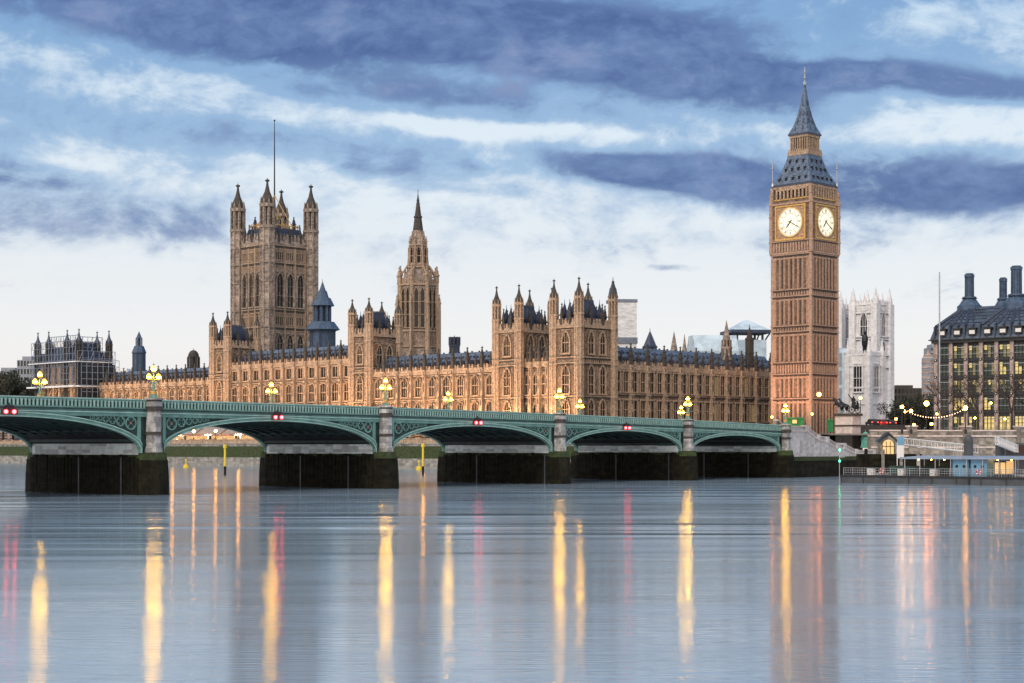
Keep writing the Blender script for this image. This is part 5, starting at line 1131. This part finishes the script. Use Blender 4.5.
for k, xx in enumerate((18.6, 21.6)):
    cx_, sn_ = A0[0]+cos(rr)*xx-sin(rr)*1.4, A0[1]+sin(rr)*xx+cos(rr)*1.4
    r = thing('pontoon_cabin', ['pale blue ticket cabin with round windows on pontoon, left one', 'pale blue ticket cabin with round windows on pontoon, right one'][k], 'cabin', (cx_, sn_, 1.16), rr, 'pale blue cabins on the pontoon'); BASE[r.name] = 0
    mb = MB(); mb.box(0, 0, 0, 2.6, 2.6, 2.45, 0); mb.box(-.05, -.05, 2.4, 2.65, 2.65, 2.52, 1); mb.build('cabin_wall', ['cabin', 'canopy'], r, (0, 0, 0))
    pw = MB(); pw.tube((0, -.03, 0), (0, .02, 0), .24, 14); pw = pw.mesh('round_window', ['black'])
    for q in (.7, 1.9): inst(pw, 'round_window', r, (q, 0, 1.5))
# figures waiting on the pontoon are too small to see; lit kiosk at the right end
xx = 25.2; cx_, sn_ = A0[0]+cos(rr)*xx-sin(rr)*1.6, A0[1]+sin(rr)*xx+cos(rr)*1.6
r = thing('ticket_booth', 'small lit orange ticket booth on pontoon right of the blue cabins', 'booth', (cx_, sn_, 1.16), rr); BASE[r.name] = 0
mb = MB(); mb.box(0, 0, 0, 2.0, 2, 2.3, 0); mb.box(-.05, -.05, 0, 2.05, 2.05, .5, 1); mb.build('booth_wall', ['lit_w', 'hull'], r, (0, 0, 0))
mb = MB()
for q in range(3): mb.box(.1+q*.9-.06, -.04, .5, .1+q*.9+.06, 0, 2.2)
mb.box(0, -.05, 2.1, 2, 0, 2.35); mb.build('booth_frame', ['hull'], r, (0, 0, 0))
lr = MB()
for i in range(14):
    a, b_ = 2*pi*i/14, 2*pi*(i+1)/14; lr.tube((.33*cos(a), 0, .33*sin(a)), (.33*cos(b_), 0, .33*sin(b_)), .09, 6, i % 4 == 0)
lr = lr.mesh('life_ring', ['red', 'white'])
for xx, lb in ((7.2, 'red life ring hanging on left part of pontoon railing'), (23.6, 'red life ring hanging beside the blue cabins on railing')):
    tag(inst(lr, 'life_ring', None, (A0[0]+cos(rr)*xx-sin(rr)*.15, A0[1]+sin(rr)*xx+cos(rr)*.15, 1.85), rr), lb, 'life ring')
for k, (xx, lb) in enumerate(((4.2, 'white locker box near left end of the pontoon'), (9.6, 'white locker box beside the canopy start'), (15.2, 'white locker box left of the blue cabins'))):
    mb = MB(); mb.box(-.5, 0, 0, .5, .7, 1.0, 0); mb.box(-.55, -.05, 1.0, .55, .75, 1.1, 1); mb.box(-.06, -.02, .55, .06, 0, .75, 1)
    o = mb.build('locker_box', ['white', 'rail_metal'], None, (A0[0]+cos(rr)*xx-sin(rr)*1.6, A0[1]+sin(rr)*xx+cos(rr)*1.6, 1.16), rr); tag(o, lb, 'locker', 'white lockers on the pontoon')
# piles, gangway, sign, navigation mast
def pile(px, Y, wpx, ytop, label):
    x, y = at(px, Y); r = thing('mooring_pile', label, 'pile', (x, y, 0), 0, 'dark steel mooring piles at the pontoon'); BASE[r.name] = 0; h = wpx/2/FPX*Y
    mb = MB(); zt_ = hz(ytop, Y); mb.frus(0, 0, -3, zt_-h, h, h, 14, 0); mb.prof(0, 0, [(zt_-h+h*sin(pi/2*q/4), max(.05, h*cos(pi/2*q/4))) for q in range(5)], 14, 0); mb.frus(0, 0, zt_-h-.5, zt_-h-.3, h*1.06, h*1.06, 14, 0); mb.build('pile_shaft', ['hull'], r, smooth=False)
pile(968.5, 262, 9, 435, 'thick round-topped pile rising behind the pontoon canopy'); pile(998, 266, 5, 440, 'thinner pile right of the thick round-topped pile')
def gangway(p, q, label):
    r = thing('gangway', label, 'gangway', (p[0], p[1], p[2])); BASE[r.name] = 0; v = [q[i]-p[i] for i in range(3)]; n_ = 12; mb = MB()
    def pt(f, dz, dy): return (v[0]*f, v[1]*f+dy, v[2]*f+dz)
    for dy in (0, 1.5):
        mb.tube(pt(0, 0, dy), pt(1, 0, dy), .12, 5); mb.tube(pt(0, 1.1, dy), pt(1, 1.1, dy), .09, 5)
        for i in range(n_+1): mb.tube(pt(i/n_, 0, dy), pt(i/n_, 1.1, dy), .05, 4)
        for i in range(n_): mb.tube(pt(i/n_, 0, dy), pt((i+1)/n_, 1.1, dy), .04, 4)
    for i in range(n_): mb.tube(pt(i/n_, 0, 0), pt(i/n_, 0, 1.5), .05, 4)
    mb.build('truss', ['white'], r, (0, 0, 0))
a, b_ = at(902, 300), at(978, 262); gangway((a[0], a[1], hz(441, 300)-.6), (b_[0], b_[1], hz(449, 262)-.6), 'long white truss gangway sloping down from embankment to pontoon')
a, b_ = at(1018, 268), at(998, 262); gangway((a[0], a[1], hz(452, 268)), (b_[0], b_[1], hz(444, 262)), 'short white truss gangway at right edge behind pontoon canopy')
x, y = at(1030, 272); r = thing('pier_shelter', 'dark flat roofed shelter at right edge above the pontoon', 'shelter', (x, y, 0)); BASE[r.name] = 0
mb = MB(); z = hz(443, 272); mb.box(-5, -2, z-.35, 6, 3, z, 0); mb.box(-4.6, 2.4, 1, 6, 2.9, z-.3, 0)
for q in (-4.5, 0, 5): mb.box(q-.12, -1.8, 1, q+.12, -1.5, z-.3, 0)
mb.build('shelter_frame', ['hull'], r); mb = MB(); mb.ball((1.2, -1.6, hz(447, 272)), .3, 0); mb.build('lamp', ['glow_o'], r)
x, y = at(866, 286); r = thing('fender_piles', 'row of dark timber piles at foot of the stairs', 'piles', (x, y, 0), .1); BASE[r.name] = 0
for k, q in enumerate((0, 3.0, 6.2, 9.2)): mb = MB(); mb.frus(q, 0, -3, 5.2-.1*k, .28, .26, 8, 0); mb.build('pile', ['weed' if k < 1 else 'brick_wall'], r)
mb = MB(); mb.box(-1, .3, 1, 10, 2.2, 4.3, 0); mb.build('landing_deck', ['weed'], r)
x, y = at(887, 296); r = thing('lit_booth', 'small gabled booth glowing warm at the foot of embankment wall', 'booth', (x, y, 3.4)); BASE[r.name] = 0
mb = MB(); mb.box(-1.5, -.9, 0, 1.5, 1, 3.2, 0); mb.ext([(-1.5, 3.2), (1.5, 3.2), (0, 4.3)], -.9, 1, 0); mb.build('booth_wall', ['brick_wall'], r, (0, 0, 0))
mb = MB(); mb.ext([(-1.9, 3.05), (0, 4.75), (1.9, 3.05), (1.6, 3.05), (0, 4.4), (-1.6, 3.05)], -1.3, 1.3, 0); mb.build('roof', ['office_dark'], r, (0, 0, 0))
mb = MB(); mb.ext([(-1.05, .6), (1.05, .6)] + [(1.05*cos(pi*i/8), 2.2+1.2*sin(pi*i/8)) for i in range(9)], -.97, -.9, 0); mb.build('lit_opening', ['lit_w'], r, (0, 0, 0))
mb = MB()
for q in (-1.05, -.35, .35, 1.05): mb.box(q-.05, -1.04, 0, q+.05, -.96, 3.1, 0)
for z in (.6, 2.2): mb.box(-1.1, -1.04, z-.06, 1.1, -.96, z+.06, 0)
mb.build('opening_frame', ['office_dark'], r, (0, 0, 0))
x, y = at(899, 259); r = thing('sign_board', 'tall white and teal sign board on post at pontoon', 'sign', (x, y, 1.15)); BASE[r.name] = 0
mb = MB(); mb.tube((-.28, 0, 0), (-.28, 0, 5.0), .07, 6); mb.build('post', ['white'], r, (0, 0, 0)); mb = MB(); mb.box(-.28, -.06, 2.6, .75, .06, 4.6, 0); mb.box(-.28, -.07, 4.6, .75, .07, 6.0, 1); mb.build('panel', ['white', 'cabin'], r, (0, 0, 0))
x, y = at(839.5, 268); r = thing('navigation_mast', 'slim white mast with two green lights at pontoon end', 'mast', (x, y, 0)); BASE[r.name] = 0
mb = MB(); mb.tube((0, 0, -2), (0, 0, hz(447, 268)), .06, 6); mb.tube((0, 0, hz(457, 268)), (.9, 0, hz(457, 268)), .06, 5); mb.build('mast_pole', ['rail_metal'], r)
g = MB(); g.ball((0, 0, 0), .16); g = g.mesh('green_lamp', ['glow_g'])
for yy in (450, 461): inst(g, 'green_lamp', r, (0, -.15, hz(yy, 268)))
# ------------------------------------------------------------------ office block with tall chimneys
OY = 420.0
D = (-.797, .604); rzO = math.atan2(-D[1], -D[0])      # local x to the right and nearer
x, y = at(936, OY); root = thing('office_building', 'dark roofed office block with pale stone piers and round chimneys', 'building', (x, y, G), rzO); BASE[root.name] = G
zE = hz(343, OY); NB, SPN = 10, 3.9; Lo = NB*SPN; DO = 22
mb = MB(); mb.box(.3, .35, G, Lo, DO, zE, 0)
for z in (14.2, 18.6, 22.9, 27.2): mb.box(.2, .1, z-.35, Lo, .4, z+.35, 0); mb.box(-.1, .2, z-.35, .35, DO, z+.35, 0)
mb.box(-.9, -.9, zE-.2, Lo, DO, zE+.5, 0); mb.box(-1.5, -1.3, zE+.5, Lo, DO, zE+.75, 0)
mb.build('wall', ['office_dark'], root)
pi_ = MB(); pi_.box(-.45, -.45, 0, .45, .4, zE-G-.1, 0)
for z in (6.2, 10.6, 15, 19.2): pi_.box(-.35, -.62, z-.3, .35, -.44, z+.3, 1); pi_.tube((0, -.7, z), (0, -.6, z), .14, 8, 2)
pi_ = pi_.mesh('stone_pier', ['office_stone', 'office_dark', 'white'])
for k in range(NB+1): inst(pi_, 'stone_pier', root, (SPN*k+.1, 0, 0))
for k in range(5): inst(pi_, 'stone_pier', root, (.1, 5+k*6, 0), -pi/2)
rnd = random.Random(4)
def obay(k_):
    # glazed bay: three columns of panes in two rows, rooms behind lit or not, a pale light shelf over each storey
    mb = MB(); w2 = SPN/2-.6
    for i in range(3):
        for j in range(2):
            q_ = rnd.random(); m = 0 if k_ == 0 else ((1 if q_ < .25 else 2 if q_ < .72 else 0) if k_ == 1 else (1 if q_ < .9 else 2))
            mb.box(-w2+2*w2*i/3, -.03, 1.9*j, -w2+2*w2*(i+1)/3, .03, 1.9+1.55*j, m)
    mb.box(-w2, -.45, 2.75, w2, -.02, 2.9, 4); mb.box(-w2, -.2, 3.2, w2, .0, 3.45, 3)
    for q in range(4): xx = -w2+2*w2*q/3; mb.box(xx-.07, -.25, 0, xx+.07, 0, 3.45, 3)
    for z in (.95, .55, 1.9): mb.box(-w2, -.38, z, w2, -.26, z+.09, 4 if z == .95 else 3)
    return mb.mesh('bay_window', ['office_glass', 'lit', 'lit_dim', 'office_dark', 'rail_metal'])
dark_b = [obay(0)]; mix_b = [obay(1) for _ in range(6)]; lit_b = obay(2)
for k in range(NB):
    for j, z in enumerate((9.0, 14.75, 19.1, 23.4, 27.7)):
        me = rnd.choice(mix_b) if rnd.random() < (.85 if j else .7) else (dark_b[0] if j else lit_b)
        if k == 1 and j == 1: me = lit_b
        if k == 0: me = dark_b[0]
        inst(me, 'bay_window', root, (SPN*(k+.5)+.1, .34, z-G), 0, (1, 1, 1.25 if j == 0 else .92))
rf = MB(); zR = hz(306, OY); zM = zE+4.0
vs = [(-1.2, -1.0, zE+.75), (Lo, -1.0, zE+.75), (Lo, 22, zE+.75), (-1.2, 22, zE+.75), (-.4, .3, zM), (Lo, .3, zM), (Lo, 21, zM), (-.4, 21, zM), (4.2, 8.0, zR), (Lo, 8.0, zR), (Lo, 11, zR), (4.2, 11, zR)]
rf.add(vs, [(0, 1, 5, 4), (3, 0, 4, 7), (2, 3, 7, 6), (1, 2, 6, 5), (4, 5, 9, 8), (7, 4, 8, 11), (6, 7, 11, 10), (5, 6, 10, 9), (8, 9, 10, 11)], 0)
for k in range(NB*2+1):        # roof ribs run up to the chimneys in fans
    x0 = SPN*k/2; tgt = 5.0 if x0 < 11 else (17.0 if x0 < 23 else 29)
    rf.tube((x0, .2, zM+.1), (max(4.3, tgt+(x0-tgt)*.25), 7.9, zR+.05), .22 if k % 2 else .42, 4, 1); rf.box(x0-.2, -1.05, zE+.75, x0+.2, .4, zM, 1)
for k in range(6): rf.tube((-.4, .6+k*3.6, zM+.1), (4.2, 8.1+k*.5, zR), .35, 4, 1)
for k in range(5): f = .16+.17*k; rf.tube((-.4+4.6*f, .3+7.7*f-.05, zM+(zR-zM)*f+.08), (Lo, .3+7.7*f-.05, zM+(zR-zM)*f+.08), .10, 4, 1)
rf.build('roof', ['office_roof', 'dark_roof'], root)
dm = MB(); dm.box(-.95, -.5, 0, .95, 1.4, 1.7, 0); dm.box(-.7, -.56, .35, .7, -.48, 1.25, 1); dm.box(-1.1, -.7, 1.7, 1.1, 1.6, 1.85, 0); dm = dm.mesh('dormer', ['office_dark', 'white'])  # white paint panels stand in for the dormers' lights
for k in range(NB): inst(dm, 'dormer', root, (SPN*(k+.5)+.1, -.7, zE+1.5-G))
for cx, rw, tp, cyy in ((5.0, 4.6, 272.5, 9.3), (10.5, 3.8, 278, 18), (17.2, 5.4, 268, 9.3)):
    mb = MB(); zt_ = hz(tp, OY+ (2 if cyy < 12 else 9)); s_ = rw/4.6
    mb.prof(cx, cyy, [(zR-3.5, 3.1*s_), (zR+.4, 2.95*s_), (zR+.4, 2.7*s_), (zR+2.2, 1.5*s_), (zR+2.3, 1.7*s_), (zR+2.7, 1.65*s_), (zR+2.8, 1.06*s_), (zt_-1.0, 1.02*s_), (zt_-1.0, 1.2*s_), (zt_-.3, 1.22*s_)], 12, 0); mb.frus(cx, cyy, zR+2.2, zR+2.35, 1.9*s_, 1.9*s_, 12, 1)
    for i in range(12): a = 2*pi*i/12; mb.tube((cx+1.12*s_*cos(a), cyy+1.12*s_*sin(a), zR+2.5), (cx+1.08*s_*cos(a), cyy+1.08*s_*sin(a), zt_-.6), .07, 4, 1)
    mb.frus(cx, cyy, zt_-.3, zt_, .95*s_, .95*s_, 12, 1); mb.build('chimney', ['blueclad', 'dark_roof'], root)
ar = MB(); ar.box(.8, .1, G, Lo, .3, G+.9, 0); ar.build('plinth_course', ['office_dark'], root)
x, y = at(939.5, 405); r = thing('mast', 'slim tall grey mast at left corner of office block', 'mast', (x, y, G)); BASE[r.name] = G
mb = MB(); mb.tube((0, 0, G), (0, 0, hz(272, 405)), .24, 8, 0, .16); mb.frus(0, 0, G, G+1, .5, .4, 8); mb.build('mast_pole', ['rail_metal'], r)
# ------------------------------------------------------------------ distant buildings
def block(name, label, px0, px1, Y, ytop, mats, floors=8, cols=10, d=14, rz=0.0, shape='box', cat='building'):
    xa, xb = at(px0, Y)[0], at(px1, Y)[0]; h = (xb-xa)/2; r = thing(name, label, cat, ((xa+xb)/2, Y, G), rz); BASE[r.name] = G
    zt_ = hz(ytop, Y); mb = MB()
    if shape == 'round':
        mb.frus(0, 0, G, zt_-2, h, h, 16, 0); mb.prof(0, 0, [(zt_-2, h*.9), (zt_-.5, h*.7), (zt_, h*.25), (zt_+2, .1)], 16, 0)
        for j in range(floors): z = G+(zt_-G-2)*j/floors; mb.frus(0, 0, z, z+.5, h*1.05, h*1.05, 16, 0); mb.frus(0, 0, z+1.2, z+2.4, h*1.005, h*1.005, 16, 1)
    else:
        mb.box(-h, 0, G, h, d, zt_, 0); mb.box(-h*.6, 2, zt_, h*.4, d-2, zt_+1.6, 0)
        for j in range(floors):
            z = G+(zt_-G)*j/floors
            for i in range(cols): x0 = -h+2*h*(i+.22)/cols; mb.box(x0, -.06, z+.9, x0+2*h*.56/cols, .02, z+(zt_-G)/floors-.4, 1)
    mb.build('wall', mats, r); return r
block('office_block', 'low grey flat roofed block behind trees at far left edge', -6, 22, 760, 371, ['concrete', 'glass'], 9, 9); block('office_block', 'taller grey block just left of the scaffolded pavilion', 17, 36, 700, 360, ['concrete', 'glass'], 10, 6)
block('apartment_tower', 'round brick apartment tower left of office block', 922, 934.5, 800, 354, ['office_stone', 'concrete'], 16, 8, 14, 0, 'round'); block('apartment_block', 'slim grey tower block between the round tower and office block', 930.5, 941, 850, 347, ['concrete', 'glass'], 18, 4); block('brick_block', 'dark low building behind trees right of the abbey', 890, 924, 900, 388, ['soot_shade', 'glass'], 8, 9)
block('gallery_block', 'pale low block behind palace roofs beside small blue lantern tower', 100, 137, 690, 372, ['sheet', 'concrete'], 5, 5); block('chapel_roof', 'pale building glimpsed between clock tower and white abbey', 838, 853, 600, 352, ['bluesheet', 'concrete'], 5, 3)
block('embankment_house', 'red brick house seen under the leftmost arch', -30, 14, 640, 430, ['office_stone', 'glass'], 4, 8, cat='house')
# ------------------------------------------------------------------ trees
def tree_meshes(seed, h, rad, leafy, nl=2600, zc=.62, sz=.42, lsz=.45, mat_='leaf'):
    rn = random.Random(seed); tb = MB(); tips = []
    def limb(p, d, ln_, r_, lv):
        q = tuple(p[i]+d[i]*ln_ for i in range(3)); tb.tube(p, q, r_, 5, 0, r_*.62)
        if lv == 0: tips.append(q); return
        for _ in range(3 if lv > 1 else 3):
            nd_ = [d[0]+rn.uniform(-.75, .75), d[1]+rn.uniform(-.75, .75), d[2]*.85+rn.uniform(-.1, .35)]; l_ = sqrt(sum(c*c for c in nd_)); limb(q, [c/l_ for c in nd_], ln_*rn.uniform(.62, .82), r_*.6, lv-1)
    limb((0, 0, 0), (0, 0, 1), h*(.27 if not leafy else .22), h*.022, 5 if not leafy else 3)
    tm_ = tb.mesh('trunk', ['bark'])
    if not leafy: return tm_, None
    lb = MB(); cl = [(rn.gauss(0, rad*.5), rn.gauss(0, rad*.5), h*zc+rn.uniform(-1, 1)*h*sz*.8, rn.uniform(.25, .5)*rad) for _ in range(16)]
    for i in range(nl):
        c = cl[i % len(cl)]; a, b2 = rn.uniform(0, 2*pi), rn.uniform(-1, 1); k_ = rn.random()**.4*c[3]
        p = (c[0]+k_*cos(a)*sqrt(1-b2*b2), c[1]+k_*sin(a)*sqrt(1-b2*b2), max(h*.12, c[2]+k_*b2*1.1)); s_ = lsz*rn.uniform(.6, 1.4)
        u = [rn.uniform(-1, 1) for _ in range(3)]; v = [rn.uniform(-1, 1) for _ in range(3)]
        lb.add([tuple(p[j]-u[j]*s_ for j in range(3)), tuple(p[j]+v[j]*s_ for j in range(3)), tuple(p[j]+u[j]*s_ for j in range(3)), tuple(p[j]-v[j]*s_ for j in range(3))], [(0, 1, 2, 3)])
    return tm_, lb.mesh('crown', [mat_])
def tree(px, Y, h, ms, label, group, rz=0.0, sc=1.0, z0=G):
    x, y = at(px, Y); r = thing('tree', label, 'tree', (x, y, z0), rz, group); BASE[r.name] = 0
    inst(ms[0], 'trunk', r, (0, 0, 0), 0, (sc, sc, sc)); 
    if ms[1]: inst(ms[1], 'crown', r, (0, 0, 0), 0, (sc, sc, sc))
L1 = tree_meshes(1, 22, 7, True, 5200, lsz=.34); L2 = tree_meshes(2, 20, 7.5, True, 5200, lsz=.34, mat_='leaf2'); L3 = tree_meshes(5, 12, 6, True, 2600, mat_='leaf2', lsz=.3)
B1 = tree_meshes(11, 15, 5, False); B2 = tree_meshes(12, 15, 5, False)
for i, (px, Y, ms, sc, lb_) in enumerate(((3, 600, L1, 1.05, 'dark green tree cut by the left edge above bridge'), (13, 612, L2, 1.15, 'olive tree second from left edge above the bridge'), (25, 600, L2, 1.0, 'olive tree left of the scaffolded pavilion'), (33, 615, L1, .95, 'dark green tree against the scaffolded pavilion'), (-8, 605, L2, 1.0, 'olive tree just outside the left edge'))): tree(px, Y, 20, ms, lb_, 'trees beyond the palace at far left', i*1.3, sc)
for i, (px, Y, ms, sc, lb_) in enumerate(((900, 500, L2, .5, 'dark tree behind the festoon left end'), (912, 480, L3, .85, 'dark bushy tree behind the festoon middle'), (921, 520, L2, .66, 'dark tree below the round apartment tower'), (930, 470, L3, .9, 'dark bushy tree touching office block corner'), (885, 540, L2, .42, 'dark tree low behind red cars'), (908, 560, L1, .62, 'tallest dark tree right of the abbey'))): tree(px, Y, 12, ms, lb_, 'dark trees right of the abbey', i*1.9, sc)
for i, (px, Y, ms, sc, lb_) in enumerate(((943, 330, B1, .85, 'bare branched tree before left end of the office block'), (978, 332, B2, 1.0, 'bare branched tree before middle of the office block'), (1012, 334, B1, 1.0, 'bare branched tree before right end of the office block'), (960, 345, B2, .75, 'small bare tree between office stone piers'), (1032, 338, B2, 1.0, 'bare branched tree at the right edge'))): tree(px, Y, 12, ms, lb_, 'bare trees on the embankment', i*2.1, sc)
w = MB(); w.add([(-2600, 2600, G), (2600, 2600, G), (2600, 3100, 70), (-2600, 3100, 70), (2600, 5200, 75), (-2600, 5200, 75)], [(0, 1, 2, 3), (3, 2, 4, 5)]); struct(w.build('far_hill', ['leaf']))
